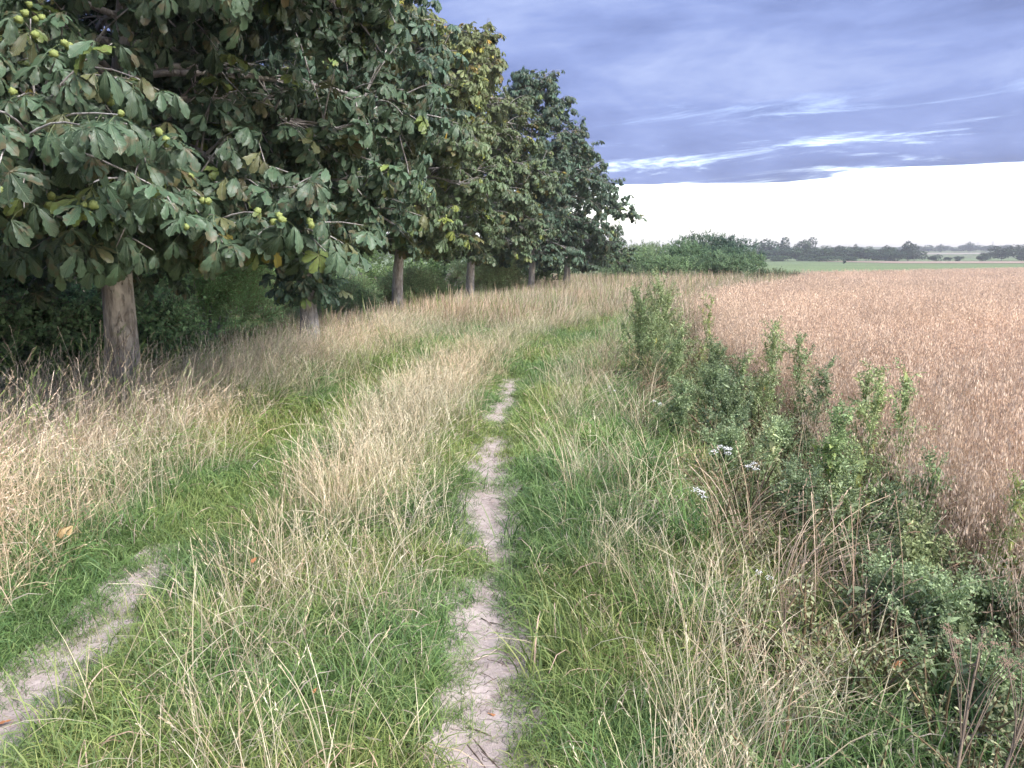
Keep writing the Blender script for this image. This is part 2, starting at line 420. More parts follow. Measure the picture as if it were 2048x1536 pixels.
def dirt_dist(x, y):
    """metres inside (negative) or outside (positive) the bare earth"""
    x = x + (fnoise(x * 1.0, y, 4.5) - .5) * .075; d = np.full(np.shape(x), 9.0)
    for T in (RR, RL):
        l = np.interp(y, T[:, 0], T[:, 1], left=99, right=99); r = np.interp(y, T[:, 0], T[:, 2], left=-99, right=-99)
        inside = np.maximum(l - x, x - r)
        d = np.minimum(d, inside + np.where(r - l < .03, .03, 0))
    return d
for T, lab in ((RR, 'bare trodden earth of the right wheel rut'), (RL, 'bare trodden earth of the left wheel rut')):
    yy = np.arange(1.2, T[-1, 0] + .3, .05); c = np.interp(yy, T[:, 0], (T[:, 1] + T[:, 2]) / 2)
    mb = MB(); k = 15; V = []
    for j, u in enumerate(np.linspace(-.20, .20, k)):
        X = c + u; V.append(np.stack([X, yy, ground_z(X, yy) + .016 + (fnoise(X, yy, 9.0) - .5) * .018 * (1 - abs(u) / .20)], 1))
    V = np.stack(V, 1); n = len(yy); idx = np.arange(n * k).reshape(n, k)
    F = np.stack([idx[:-1, :-1], idx[:-1, 1:], idx[1:, 1:], idx[1:, :-1]], -1).reshape(-1, 4).tolist()
    mb.add(V.reshape(-1, 3), F, (1, 1, 1)); o = mb.build('dirt_path', M_DIRT); tag(o, lab, kind='structure')

# ------------------------------------------------------------------ grass sources
STRAW = np.array([[.56, .48, .37], [.62, .54, .42], [.47, .39, .29], [.54, .42, .31], [.68, .61, .50]])
GREEN = np.array([[.105, .185, .055], [.135, .225, .065], [.175, .265, .08], [.085, .155, .055], [.22, .295, .11]])
def blade_set(seed, name, n, L, Lv, w, spread, tilt, curl, wind, cols, mat, segs=4, head=0.0, colv=.15, headcol=None, stem=True):
    r = np.random.default_rng(seed); mb = MB()
    for i in range(n):
        ln = L * (1 + Lv * (r.random() * 2 - 1)); a = r.random() * 2 * np.pi
        rad = spread * math.sqrt(r.random()); b = r.random() * 2 * np.pi
        p = np.array([rad * math.cos(b), rad * math.sin(b), -.01])
        h = np.array([math.cos(a), math.sin(a), 0]) + np.array([wind[0], wind[1], 0]); hn = np.linalg.norm(h) + 1e-6; h /= hn
        th0 = abs(r.normal(0, tilt)) * min(hn, 1.6); cu = curl * (.5 + r.random()) * min(hn, 1.5)
        P = [p]; Ts = []
        for s in range(segs):
            t = (s + 1) / segs; th = min(th0 + cu * t ** 1.6, 2.5)
            d = h * math.sin(th) + np.array([0, 0, math.cos(th)]); Ts.append(d)
            P.append(P[-1] + d * ln / segs)
        P = np.array(P); Ts.append(Ts[-1])
        side = np.cross(h, [0, 0, 1.0]); tw = r.normal(0, .5)
        S = np.array([side * math.cos(tw) + np.cross(side, tt) * math.sin(tw) for tt in Ts])
        tt = np.linspace(0, 1, segs + 1)
        W = w * (.7 + .6 * r.random()) * (np.clip(1.15 - tt ** 2.2, .12, 1) if not head else np.clip(1 - .5 * tt, .4, 1))
        c = cols[r.integers(len(cols))] * (1 + colv * (r.random() * 2 - 1))
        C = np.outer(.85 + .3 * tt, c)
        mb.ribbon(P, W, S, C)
        if head:
            hl = head * (.7 + .6 * r.random()); d = Ts[-1]; tip = P[-1]
            hc = (headcol if headcol is not None else c) * (.85 + .3 * r.random())
            k = 6
            for q in range(k):
                u = q / (k - 1); o = tip - d * hl * (1 - u)
                dirn = d * 1.0 + np.cross(side, d) * r.normal(0, .22) + side * r.normal(0, .22) + h * .1
                dirn /= np.linalg.norm(dirn); l2 = hl * (.22 + .14 * r.random()) * (1.15 - .6 * u)
                s2 = np.cross(dirn, r.normal(0, 1, 3)); s2 /= np.linalg.norm(s2) + 1e-6
                mb.ribbon([o, o + dirn * l2 * .55, o + dirn * l2], [w * .5, w * 1.5, w * .2], [s2] * 3, hc)
    return mb.mesh(name, mat)

WN = (.35, -.05)
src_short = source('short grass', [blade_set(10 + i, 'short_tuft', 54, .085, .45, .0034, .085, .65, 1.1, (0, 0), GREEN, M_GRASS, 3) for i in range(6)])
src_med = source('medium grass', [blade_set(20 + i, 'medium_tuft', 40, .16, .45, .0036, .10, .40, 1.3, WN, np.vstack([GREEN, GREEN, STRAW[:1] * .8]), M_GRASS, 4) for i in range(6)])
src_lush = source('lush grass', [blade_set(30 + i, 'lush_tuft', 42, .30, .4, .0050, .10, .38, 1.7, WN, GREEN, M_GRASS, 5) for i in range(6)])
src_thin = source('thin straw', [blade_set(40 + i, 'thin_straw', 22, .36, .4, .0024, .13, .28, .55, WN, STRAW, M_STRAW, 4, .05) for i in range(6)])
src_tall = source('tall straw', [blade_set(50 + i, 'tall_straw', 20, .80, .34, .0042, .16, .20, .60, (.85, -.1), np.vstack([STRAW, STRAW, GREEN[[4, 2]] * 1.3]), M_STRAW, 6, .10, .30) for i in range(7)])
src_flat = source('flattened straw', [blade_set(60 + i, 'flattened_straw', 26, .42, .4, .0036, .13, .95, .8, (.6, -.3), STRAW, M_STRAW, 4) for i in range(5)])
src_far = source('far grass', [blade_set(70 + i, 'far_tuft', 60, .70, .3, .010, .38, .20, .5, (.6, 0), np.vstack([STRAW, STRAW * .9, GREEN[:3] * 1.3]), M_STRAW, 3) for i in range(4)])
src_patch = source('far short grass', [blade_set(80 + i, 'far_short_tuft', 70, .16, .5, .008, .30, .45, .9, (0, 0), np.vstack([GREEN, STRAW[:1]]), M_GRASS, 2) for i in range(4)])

# oats: pale stems with loose drooping spikelets
OAT = np.array([[.50, .39, .31], [.56, .45, .36], [.43, .33, .255], [.62, .51, .42], [.38, .285, .22]])
def oat_patch(seed, n, spread, lod=0):
    r = np.random.default_rng(seed); mb = MB()
    for i in range(n):
        rad = spread * math.sqrt(r.random()); b = r.random() * 2 * np.pi
        p = np.array([rad * math.cos(b), rad * math.sin(b), 0.0]); H = .78 + .20 * r.random()
        a = r.random() * 2 * np.pi; h = np.array([math.cos(a) + .35, math.sin(a) - .1, 0]); h /= np.linalg.norm(h)
        tilt = abs(r.normal(0, .13)); P = [p]
        segs = 4 if lod == 0 else 2
        for s in range(segs):
            th = tilt + .35 * ((s + 1) / segs) ** 2.5 * r.random() * 1.3
            P.append(P[-1] + (h * math.sin(th) + np.array([0, 0, math.cos(th)])) * H / segs)
        P = np.array(P); side = np.cross(h, [0, 0, 1.0]); side = side * math.cos(a * 3) + h * math.sin(a * 3)
        c = OAT[r.integers(5)] * (.85 + .3 * r.random())
        ww = .0034 if lod == 0 else .009
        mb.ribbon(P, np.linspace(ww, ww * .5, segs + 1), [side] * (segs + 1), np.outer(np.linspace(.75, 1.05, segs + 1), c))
        if lod == 0 and r.random() < .8:   # a dry leaf blade
            q = P[r.integers(1, 3)]; d = np.array([math.cos(a * 2), math.sin(a * 2), .5]); L_ = .2 + .12 * r.random()
            mb.ribbon([q, q + d * L_ * .5, q + d * L_ * .7 + np.array([0, 0, -.08]), q + d * L_ * .8 + np.array([0, 0, -.2])], [.004, .006, .005, .001], [side] * 4, c * .9)
        ns = 24 if lod == 0 else 9
        for q in range(ns):                # spikelets
            u = r.random() ** .8; o = P[-1] - (P[-1] - P[-2]) / np.linalg.norm(P[-1] - P[-2]) * .20 * (1 - u)
            e = r.random() * 2 * np.pi; out = np.array([math.cos(e), math.sin(e), 0]) * (.012 + .045 * (1 - u) * r.random() + .01) + h * .02
            t0 = o + out + np.array([0, 0, .01]); l = .023 * (.8 + .5 * r.random()) * (1 if lod == 0 else 1.5)
            dd = np.array([out[0] * 4 + r.normal(0, .12), out[1] * 4 + r.normal(0, .12), -1.0]); dd /= np.linalg.norm(dd)
            s2 = np.array([-math.sin(e + r.normal(0, .6)), math.cos(e), 0.0])
            cc = OAT[r.integers(5)] * (.95 + .3 * r.random())
            wd = .0062 if lod == 0 else .0125
            mb.ribbon([t0, t0 + dd * l * .4, t0 + dd * l], [wd * .3, wd, wd * .1], [s2] * 3, cc)
    return mb.mesh('oat_patch', M_STRAW)
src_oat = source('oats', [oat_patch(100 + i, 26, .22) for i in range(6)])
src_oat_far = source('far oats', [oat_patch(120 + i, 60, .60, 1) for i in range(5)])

# ------------------------------------------------------------------ spread of the ground cover
def sample(y0, y1, dens, xl, xr, rng):
    """random points between two edges x(Y)"""
    ymid = np.linspace(y0, y1, 60); area = np.trapz(np.maximum(xr(ymid) - xl(ymid), 0), ymid)
    wmax = np.max(xr(ymid) - xl(ymid)); n = int(dens * wmax * (y1 - y0))
    y = rng.uniform(y0, y1, n); l = xl(y); r = xr(y)
    x = l.min() + rng.random(n) * 0 + rng.random(n) * wmax + (l - l.min())
    k = x < r
    return x[k], y[k]
def vis_l(Y): return -.70 * Y - 1.2
def vis_r(Y): return .70 * Y + 1.2
def spread(name, bands, prob, src, ns, size, tintf, seed, yaw=np.pi, lift=0.0, pitch=.12, kindlabel=None):
    rng = np.random.default_rng(seed); X = []; Y = []; SS = []
    for (y0, y1, dens, xl, xr, sz) in bands:
        x, y = sample(y0, y1, dens, xl, xr, rng)
        k = rng.random(len(x)) < prob(x, y); X.append(x[k]); Y.append(y[k]); SS.append(np.full(k.sum(), sz))
    x = np.concatenate(X); y = np.concatenate(Y); sz = np.concatenate(SS); n = len(x)
    s = size(x, y) * sz * rng.uniform(.75, 1.25, n)
    P = np.stack([x, y, ground_z(x, y) + lift], 1)
    rot = np.stack([rng.normal(0, pitch, n), rng.normal(0, pitch, n), rng.uniform(-yaw, yaw, n)], 1)
    t = tintf(x, y) * rng.uniform(.85, 1.15, (n, 1))
    o = scatter(name, P, rot, s, t, src, ns, seed=seed)
    if kindlabel: o['label'] = kindlabel
    return o, n
cnt = {}
def off(Y_fn, d): return lambda Y: Y_fn(Y) + d
smooth = lambda v, a, b: np.clip((v - a) / (b - a), 0, 1)
def T(*c): return np.array(c, float)
def tint_green(x, y):
    g = fnoise(x, y, .9)[:, None]; h = fnoise(y + 30, x, 2.2)[:, None]
    t = T(1.12, 1.14, 1.25) * (.8 + .5 * g) * (.9 + .2 * h)
    yel = smooth(fnoise(x + 9, y, 1.3), .48, .7)[:, None]
    return t * (1 + yel * T(.55, .22, .1))
def tint_straw(x, y):
    g = fnoise(x, y, 1.4)[:, None]; p = smooth(fnoise(x + 40, y, .7), .45, .62)[:, None]
    return T(1, 1, 1) * (.78 + .4 * g) * (1 + p * T(.10, .0, -.03))
s_of = lambda x, y: x - zone_c(y)
def bare(x, y, m=.02): return smooth(dirt_dist(x, y), m - .02, m + .03)

# short green grass in and beside the ruts
def p_short(x, y):
    s = s_of(x, y); p = np.ones_like(x) * .9
    return p * bare(x, y, -.025) * (x < field_edge(y) + .1)
o, cnt['short'] = spread('short_grass', [(1.2, 5, 420, off(zone_c, -1.6), off(zone_c, 1.7), 1.0), (5, 10, 220, off(zone_c, -1.6), off(zone_c, 1.9), 1.3), (10, 20, 90, off(zone_c, -1.6), off(zone_c, 2.2), 2.0)],
       p_short, src_short, 6, lambda x, y: (.75 + .5 * fnoise(x, y, 2)) * (.5 + .5 * smooth(dirt_dist(x, y), -.02, .20)), tint_green, 1, kindlabel='short green grass in and beside the wheel ruts')
# medium grass everywhere but the ruts
def p_med(x, y):
    s = s_of(x, y)
    rut = np.maximum(np.exp(-((s + .90) / .26) ** 2) * .93, np.exp(-((s - .86) / .20) ** 2) * .96)
    mid = np.exp(-(s / .55) ** 2)
    return np.clip((1 - rut) * (.8 + .2 * mid), 0, 1) * bare(x, y, .13) * (x < field_edge(y) + .05) * (x > tree_row(y) - 2.5)
o, cnt['med'] = spread('green_grass', [(1.2, 5, 130, vis_l, lambda Y: field_edge(Y) + .1, 1.0), (5, 10, 75, lambda Y: np.maximum(vis_l(Y), tree_row(Y) - 2), lambda Y: field_edge(Y) + .1, 1.15), (10, 22, 40, off(tree_row, -2), field_edge, 1.5)],
       p_med, src_med, 6, lambda x, y: (.65 + .7 * fnoise(x, y, 1.6)), tint_green, 2, kindlabel='green grass covering the strip between the ruts and the verges')
# lush longer green
def p_lush(x, y):
    s = s_of(x, y); n = smooth(fnoise(x + 3, y + 8, 1.1), .42, .58)
    right = smooth(s, 1.15, 1.7) * .55; left = smooth(-s, 1.15, 1.5) * .75
    midn = np.exp(-((s - .1) / .5) ** 2) * smooth(4.2 - y, 0, 1.2) * .75
    return np.clip(np.maximum(np.maximum(right, left), midn) * n + .05 * (np.abs(s) > 1.2), 0, 1) * bare(x, y, .22) * (np.abs(s - .85) > .22) * (np.abs(s + .88) > .26)
o, cnt['lush'] = spread('lush_grass', [(1.2, 5, 55, vis_l, field_edge, 1.0), (5, 11, 34, lambda Y: np.maximum(vis_l(Y), tree_row(Y) - 2), field_edge, 1.1), (11, 26, 12, off(tree_row, -2), field_edge, 1.3)],
       p_lush, src_lush, 6, lambda x, y: np.where(s_of(x, y) < -1.2, 1.1, .8) * np.where(np.abs(s_of(x, y)) < .8, .75, 1), lambda x, y: tint_green(x, y) * T(.95, 1.0, .95), 3, yaw=1.2, kindlabel='longer lush green grass in clumps')
# thin dry stalks on the centre strip and the right edge
def p_thin(x, y):
    s = s_of(x, y); n = smooth(fnoise(x + 13, y + 2, .9), .34, .62)
    mid = np.exp(-((s - .03) / .45) ** 4); near = .22 + .78 * smooth(y, 2.7, 4.4)
    right = np.exp(-((s - 1.55) / .32) ** 2) * .28; left = smooth(-s, 1.12, 1.4) * .6
    return np.clip(np.maximum(np.maximum(mid * near, right), left) * (.45 + .55 * n), 0, 1) * bare(x, y, .20)
o, cnt['thin'] = spread('dry_grass_stalks', [(1.2, 5, 62, vis_l, field_edge, 1.0), (5, 11, 52, lambda Y: np.maximum(vis_l(Y), tree_row(Y) - 1), field_edge, 1.05), (11, 26, 24, off(tree_row, -1), field_edge, 1.2)],
       p_thin, src_thin, 6, lambda x, y: .8 + .35 * fnoise(x, y, 1.0), lambda x, y: tint_straw(x, y) * T(1.12, 1.15, 1.04), 4, yaw=.9, kindlabel='thin dry grass stalks standing on the centre strip')
# flattened pale straw on the right verge
def p_flat(x, y):
    s = s_of(x, y); n = smooth(fnoise(x + 23, y + 12, 1.6), .44, .62)
    return np.clip(smooth(s, 1.15, 1.5) * (.05 + .75 * n) + .3 * smooth(-s, 1.15, 1.5) + .12 * (np.abs(s) < .6), 0, 1) * bare(x, y, .12)
o, cnt['flat'] = spread('flattened_straw', [(1.2, 6, 42, vis_l, field_edge, 1.0), (6, 14, 20, lambda Y: np.maximum(vis_l(Y), tree_row(Y) - 1), field_edge, 1.2)],
       p_flat, src_flat, 5, lambda x, y: .55 + .5 * fnoise(x, y, 1.0), lambda x, y: tint_straw(x, y) * T(1.1, 1.12, .98), 5, yaw=1.4, kindlabel='pale bent straw lying over the right verge')
# tall straw of the left verge
def p_tall(x, y):
    s = s_of(x, y); e = smooth(-s, 1.30, 2.0)
    e = np.where(y > 12, smooth(-s, 1.4, 1.9), e)
    return np.clip(e, 0, 1) * (.5 + .5 * smooth(fnoise(x, y, .8), .3, .55)) * (1 - .75 * smooth(tree_row(y) - .3 - x, 0, 1.0))
o, cnt['tall'] = spread('tall_dry_grass', [(1.5, 6, 38, vis_l, off(zone_c, -1.4), 1.0), (6, 12, 36, lambda Y: np.maximum(vis_l(Y), tree_row(Y) - 2), off(zone_c, -1.3), 1.0), (12, 24, 26, off(tree_row, -2.0), off(zone_c, -1.3), 1.05), (24, 40, 12, off(tree_row, -2.0), off(zone_c, -1.3), 1.15)],
       p_tall, src_tall, 7, lambda x, y: (.60 + .55 * fnoise(x, y, .9)) * (1 - .38 * smooth(y, 7.5, 13)) * (.50 + .50 * smooth(-s_of(x, y), 1.3, 2.9)), lambda x, y: tint_straw(x, y) * T(1.30, 1.32, 1.34), 6, yaw=.7, kindlabel='tall dry straw coloured grass leaning along the tree row')
# beyond: coarse tufts
def p_far(x, y):
    s = s_of(x, y); rut = np.exp(-((s - .9) / .45) ** 2) * smooth(40 - y, 0, 8)
    return (1 - rut) * (x < field_edge(y)) * np.where((s > -1.3) & (s < 1.6) & (y < 24), .25, 1.0)
o, cnt['far'] = spread('far_dry_grass', [(16, 30, 5, off(tree_row, -4), field_edge, .85), (30, 62, 3.2, lambda Y: np.maximum(tree_row(Y) - 6, -30 + 0 * Y), lambda Y: field_edge(Y) + .4, 1.15)],
       p_far, src_far, 4, lambda x, y: .75 + .45 * fnoise(x, y, .4), lambda x, y: tint_straw(x, y) * T(1.0, .97, .93), 8, yaw=.8, kindlabel='dry grass where the track bends away')
o, cnt['farg'] = spread('far_green_grass', [(16, 60, 6, off(tree_row, -4), field_edge, 1.1)],
       lambda x, y: .9 + 0 * x, src_patch, 4, lambda x, y: 1 + 0 * x, tint_green, 9, kindlabel='green grass at the bend of the track')
# rough growth behind the tree row
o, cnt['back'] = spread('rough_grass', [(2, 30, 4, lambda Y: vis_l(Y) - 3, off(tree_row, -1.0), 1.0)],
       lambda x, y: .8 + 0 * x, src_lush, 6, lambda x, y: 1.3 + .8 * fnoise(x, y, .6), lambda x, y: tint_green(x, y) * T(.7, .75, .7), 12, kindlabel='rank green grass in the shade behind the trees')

# ------------------------------------------------------------------ oat field
def tint_oat(x, y):
    g = fnoise(x, y, .5)[:, None]; h = fnoise(x + 11, y, .12)[:, None]
    return T(1.38, 1.37, 1.29) * (.84 + .22 * g + .12 * h)
far_line = lambda x: 49 + (x - 18) * (71 / 62.)
def p_oat(x, y):
    return smooth(x - field_edge(y) - .5 * (fnoise(x, y, 1.8) - .5), .05, .45) * (y < np.maximum(far_line(x), 49))
o, cnt['oat'] = spread('oat_crop', [(1.2, 9, 30, off(field_edge, -.1), lambda Y: .78 * Y + 2.2, 1.0), (9, 20, 14, field_edge, lambda Y: .74 * Y + 1.5, 1.12)],
       p_oat, src_oat, 6, lambda x, y: (.80 + .10 * (fnoise(x, y, 1.0) - .5)) * (.82 + .18 * smooth(x - field_edge(y), 0, .7)), tint_oat, 14, pitch=.05, kindlabel='ripe oats of the cereal field near the track')
o, cnt['oatf'] = spread('distant_oat_crop', [(20, 45, 3.4, field_edge, lambda Y: .74 * Y + 2, 1.0), (45, 90, 1.7, lambda Y: np.maximum(field_edge(Y), 17), lambda Y: .74 * Y + 2, 1.0), (90, 125, 1.0, lambda Y: 30 + 0 * Y, lambda Y: .76 * Y + 2, 1.0)],
       p_oat, src_oat_far, 5, lambda x, y: np.where(y > 45, 1.0, .84) + 0 * x, tint_oat, 15, pitch=.04, kindlabel='ripe oats stretching away to the far end of the cereal field')
print('INSTANCES', cnt)

# ------------------------------------------------------------------ chestnut leaves
def leaf_mesh(seed, droop, nl=7, yellow=0.0, simple=False):
    r = np.random.default_rng(seed); mb = MB()
    base = T(.088, .142, .080) * (1 - yellow) + T(.23, .24, .05) * yellow
    pl = .13; pet = np.array([[0, 0, 0], [0, pl * .5, .012], [0, pl, 0.0]])
    mb.ribbon(pet, [.005, .004, .004], [[1, 0, 0]] * 3, T(.20, .24, .09))
    mb.ribbon(pet, [.004, .004, .004], [[0, 0, 1]] * 3, T(.20, .24, .09))
    angs = np.linspace(-118, 118, nl) + r.normal(0, 5, nl)
    for k, ang in enumerate(angs):
        a = math.radians(ang); Ln = (.205 - .075 * (abs(ang) / 118) ** 1.5) * r.uniform(.88, 1.12)
        d0 = np.array([math.sin(a), math.cos(a), 0.0]); side = np.array([math.cos(a), -math.sin(a), 0.0])
        wmax = Ln * r.uniform(.33, .44); rows = 12
        ts = np.array([0, .12, .24, .36, .46, .55, .64, .72, .80, .88, .95, 1.0])
        ws = np.interp(ts, [0, .14, .3, .46, .62, .76, .88, 1], [.05, .22, .45, .70, .93, 1.0, .72, .02])
        cv = r.uniform(.7, 1.3); p = np.array([0, pl, 0.0]); P = [p.copy()]
        th = droop * r.uniform(.3, .8); dirs = []
        for i in range(1, rows):
            t = ts[i]; ang2 = th + droop * cv * t; d = d0 * math.cos(ang2) + np.array([0, 0, -math.sin(ang2)])
            P.append(P[-1] + d * Ln * (ts[i] - ts[i - 1])); dirs.append(d)
        dirs = [dirs[0]] + dirs; V = []; UV = []; tw = r.normal(0, .25)
        fold = r.uniform(.15, .55)
        for i in range(rows):
            nrm = np.cross(side, dirs[i]); s = side * math.cos(tw * ts[i]) + nrm * math.sin(tw * ts[i])
            hw = wmax * ws[i] / 2; rip = .07 * wmax * math.sin(i * 1.9 + k * 2) 
            up = nrm * hw * fold
            ser = 1 + .11 * ((i % 2) * 2 - 1) * (ts[i] > .3) + r.normal(0, .05); ser2 = 1 + .11 * ((i % 2) * 2 - 1) * (ts[i] > .3) + r.normal(0, .05)
            V += [P[i] - s * hw * ser + up + nrm * rip, P[i], P[i] + s * hw * ser2 + up - nrm * rip]
            UV += [(-ws[i], ts[i]), (0, ts[i]), (ws[i], ts[i])]
        F = []
        for i in range(rows - 1):
            F += [(3 * i, 3 * i + 1, 3 * i + 4, 3 * i + 3), (3 * i + 1, 3 * i + 2, 3 * i + 5, 3 * i + 4)]
        mb.add(V, F, base * r.uniform(.8, 1.2), UV)
    return mb.mesh('leaf', M_LEAF)
LEAVES = [leaf_mesh(200 + i, dr, nl) for i, (dr, nl) in enumerate([(.55, 7), (.8, 7), (1.0, 5), (.9, 7), (1.15, 7), (.7, 5), (1.05, 6), (.45, 7)])]
src_leaf = source('chestnut leaves', LEAVES)
def burr_mesh():
    import bmesh
    bm = bmesh.new(); bmesh.ops.create_icosphere(bm, subdivisions=3, radius=.022)
    rr = random.Random(5)
    for v in bm.verts:
        if rr.random() < .16: v.co *= 1.30
        else: v.co *= rr.uniform(.96, 1.02)
    me = bpy.data.meshes.new('burr'); bm.to_mesh(me); bm.free()
    me.polygons.foreach_set('use_smooth', [True] * len(me.polygons)); me.materials.append(M_BURR)
    return me
BURR = burr_mesh()

def wander(p0, d0, L_, n, rng, bend=.0, jit=.1):
    P = [np.array(p0, float)]; d = np.array(d0, float); d /= np.linalg.norm(d)
    for i in range(n):
        d = d + np.array([0, 0, bend / n]) + rng.normal(0, jit, 3) * .5; d /= np.linalg.norm(d)
        P.append(P[-1] + d * L_ / n)
    return np.array(P)

def chestnut(label, x, y, H, rx, ry, base_h, tint, seed, dens=1.0, nprim=44, trunk_r=.16, leanx=0., leaf_s=1.0, toptint=None, ngroups=8, low_back=None, peak=.38, minz=.9, side_split=-99., side_minz=0.):
    rng = np.random.default_rng(seed); gz = float(ground_z(x, y))
    root = empty('horse_chestnut_tree', (x, y, gz)); tag(root, label, 'tree', 'chestnut trees standing in a row beside the track')
    root['kind'] = 'thing'
    # trunk
    hs = np.array([-.15, 0, .12, .35, .7, 1.1, 1.6, 2.3, 3.2, 4.4, 5.8, H * .86])
    hs = hs[hs <= H * .86]
    P = np.stack([leanx * hs / 4 + .05 * np.sin(hs * 1.3 + seed), .04 * np.sin(hs * 1.7 + seed * 2), hs], 1)
    rad = np.interp(hs, [-.15, 0, .12, .35, .8, 1.6, 2.5, 4.5, H], [1.9, 1.65, 1.38, 1.18, 1.0, .80, .68, .4, .12]) * trunk_r
    mb = MB(); mb.tube(P, rad, 20, (1, 1, 1), rough=.13); mb.build('trunk', M_BARK, root)
    axis_at = lambda h: np.array([np.interp(h, hs, P[:, 0]), np.interp(h, hs, P[:, 1]), h])
    def prof(u):  # crown radius along its height 0..1
        return np.interp(u, [0, .08, .22, peak, .6, .8, .93, 1], [.52, .74, .95, 1.0, .86, .58, .32, .12])
    def mzf(p):
        if p[0] < side_split or (p[1] < -1.7 and p[0] < .1): return minz
        return max(minz, side_minz)
    lp = []; ly = []; tips = []; br = MB()
    for k in range(nprim):
        u = (k + .5) / nprim; h = base_h + (H * .97 - base_h) * u ** (1.15 if y < 10 else .92)
        a = k * 2.39996 + rng.normal(0, .25); pr = prof(u)
        e = np.array([math.cos(a) * rx, math.sin(a) * ry]) * pr; Lr = np.linalg.norm(e) * rng.uniform(.86, 1.12)
        elev = np.interp(u, [0, .3, .7, 1], [-.05, .30, .65, 1.2])
        h0 = max(base_h * .9, h - Lr * math.tan(min(elev, 1.0)) * .6)
        p0 = axis_at(min(h0, hs[-1])); tgt = np.array([e[0] / np.linalg.norm(e), e[1] / np.linalg.norm(e), math.tan(min(elev, 1.25)) * .9])
        Q = wander(p0, tgt, Lr * 1.06, 7, rng, bend=-.75 if u < .75 else -.2, jit=.10)
        low_ = [i_ for i_, q_ in enumerate(Q) if q_[2] < mzf(q_) + .05]
        if low_:
            if low_[0] < 3: continue
            Q[low_[0]:, 2] = np.maximum(Q[low_[0]:, 2], [mzf(q_) + .1 for q_ in Q[low_[0]:]])
        br.tube(Q, np.linspace(.034, .008, 8) * (1.25 - .5 * u) * (trunk_r / .16), 6, (1, 1, 1), cap=False)
        nsub = int(round((7 + 9 * pr) * dens))
        for j in range(nsub):
            t = rng.uniform(.12, 1.0) ** .75; i = min(int(t * 7), 6); q = Q[i] + (Q[i + 1] - Q[i]) * (t * 7 - i)
            out = q - axis_at(q[2]); out[2] = 0; out /= np.linalg.norm(out) + 1e-6
            d = out * .8 + rng.normal(0, .65, 3) + np.array([0, 0, .15]); sl = rng.uniform(.30, .70) * (.7 + .2 * Lr)
            S = wander(q, d, sl, 4, rng, bend=-.6, jit=.12)
            if S[-1][2] < mzf(S[-1]) - .12: continue
            br.tube(S, np.linspace(.011, .004, 5), 4, (1, 1, 1), cap=False)
            nleaf = rng.integers(5, 9)
            for m in range(nleaf):
                tt = 1 - (m / nleaf) * .7; ii = min(int(tt * 4), 3); pp = S[ii] + (S[ii + 1] - S[ii]) * (tt * 4 - ii)
                az_ = rng.uniform(0, 2 * np.pi); dd = S[-1] - S[-2]; dd /= np.linalg.norm(dd)
                yv = np.array([math.cos(az_), math.sin(az_), 0]) * .55 + dd * .35 + out * .55 + np.array([0, 0, rng.uniform(-.75, .1)])
                lp.append(pp); ly.append(yv)
            tips.append((S[-1], out))
        for m in range(4):
            lp.append(Q[-1 - m // 3]); ly.append(rng.normal(0, .6, 3) + tgt * .4)
    if low_back is not None:            # epicormic shoots low on the trunk
        for m in range(low_back):
            hh = rng.uniform(1.15, base_h + .6); a = rng.uniform(0, 2 * np.pi); o = np.array([math.cos(a), math.sin(a), -.1])
            l_ = rng.uniform(.1, .55); lp.append(axis_at(hh) + o * l_); ly.append(o + rng.normal(0, .4, 3))
    br.build('branch', M_BARK, root)
    lp = np.array(lp); ly = np.array(ly); ly /= np.linalg.norm(ly, axis=1)[:, None]
    mz = np.array([mzf(q) for q in lp]) - .38
    keep = (lp[:, 2] > mz + .35 * np.sin(lp[:, 0] * 2.1 + seed) * np.cos(lp[:, 1] * 1.7)) | ((np.linalg.norm(lp[:, :2], axis=1) < .6) & (low_back is not None)); lp = lp[keep]; ly = ly[keep]
    n = len(lp); zh = np.tile([0, 0, 1.0], (n, 1)) + rng.normal(0, .28, (n, 3)) + .95 * (lp * [1, 1, 0]) / (np.linalg.norm(lp[:, :2], axis=1)[:, None] + .3)
    X, Yv, Z = frames(ly, zh); E = euler_from(X, Yv, Z)
    scl = rng.uniform(.62, 1.28, n) * leaf_s
    tt = T(*tint) * rng.uniform(.72, 1.30, (n, 1))
    yel = (rng.random(n) < .04)[:, None]; tt = tt * np.where(yel, T(2.2, 1.75, .8), 1.0)
    brn = (rng.random(n) < .06)[:, None]; tt = tt * np.where(brn, T(1.6, 1.0, .75), 1.0)
    cl_ = fnoise(lp[:, 0] * 1.1 + lp[:, 2] * .8 + seed, lp[:, 1] + lp[:, 2], 1.0)[:, None]
    tt = tt * (.75 + .5 * cl_)
    if toptint is not None:
        k = smooth(lp[:, 2] / H, .45, .9)[:, None] * smooth(cl_ + .1, .3, .6); tt = tt * (1 + k * (T(*toptint) - 1))
    # leaves that show largest become parts of their own
    wp = lp + np.array([x, y, gz]); dc = np.linalg.norm(wp - np.array([0, 0, 1.6]), axis=1)
    outv = lp * [1, 1, 0]; outv /= np.linalg.norm(outv, axis=1)[:, None] + 1e-6
    tocam = np.array([0, 0, 1.6]) - wp; tocam /= np.linalg.norm(tocam, axis=1)[:, None]
    facing = (outv * tocam).sum(1) * np.linalg.norm(lp[:, :2], axis=1)
    score = facing - .25 * (dc - dc.min())
    infr = (np.abs(wp[:, 0]) / wp[:, 1] < .68) & ((wp[:, 2] - 1.6) / wp[:, 1] < .34)
    score = np.where(infr, score, -99); order = np.argsort(-score)[:300]
    ind = np.zeros(n, bool); ind[order] = True
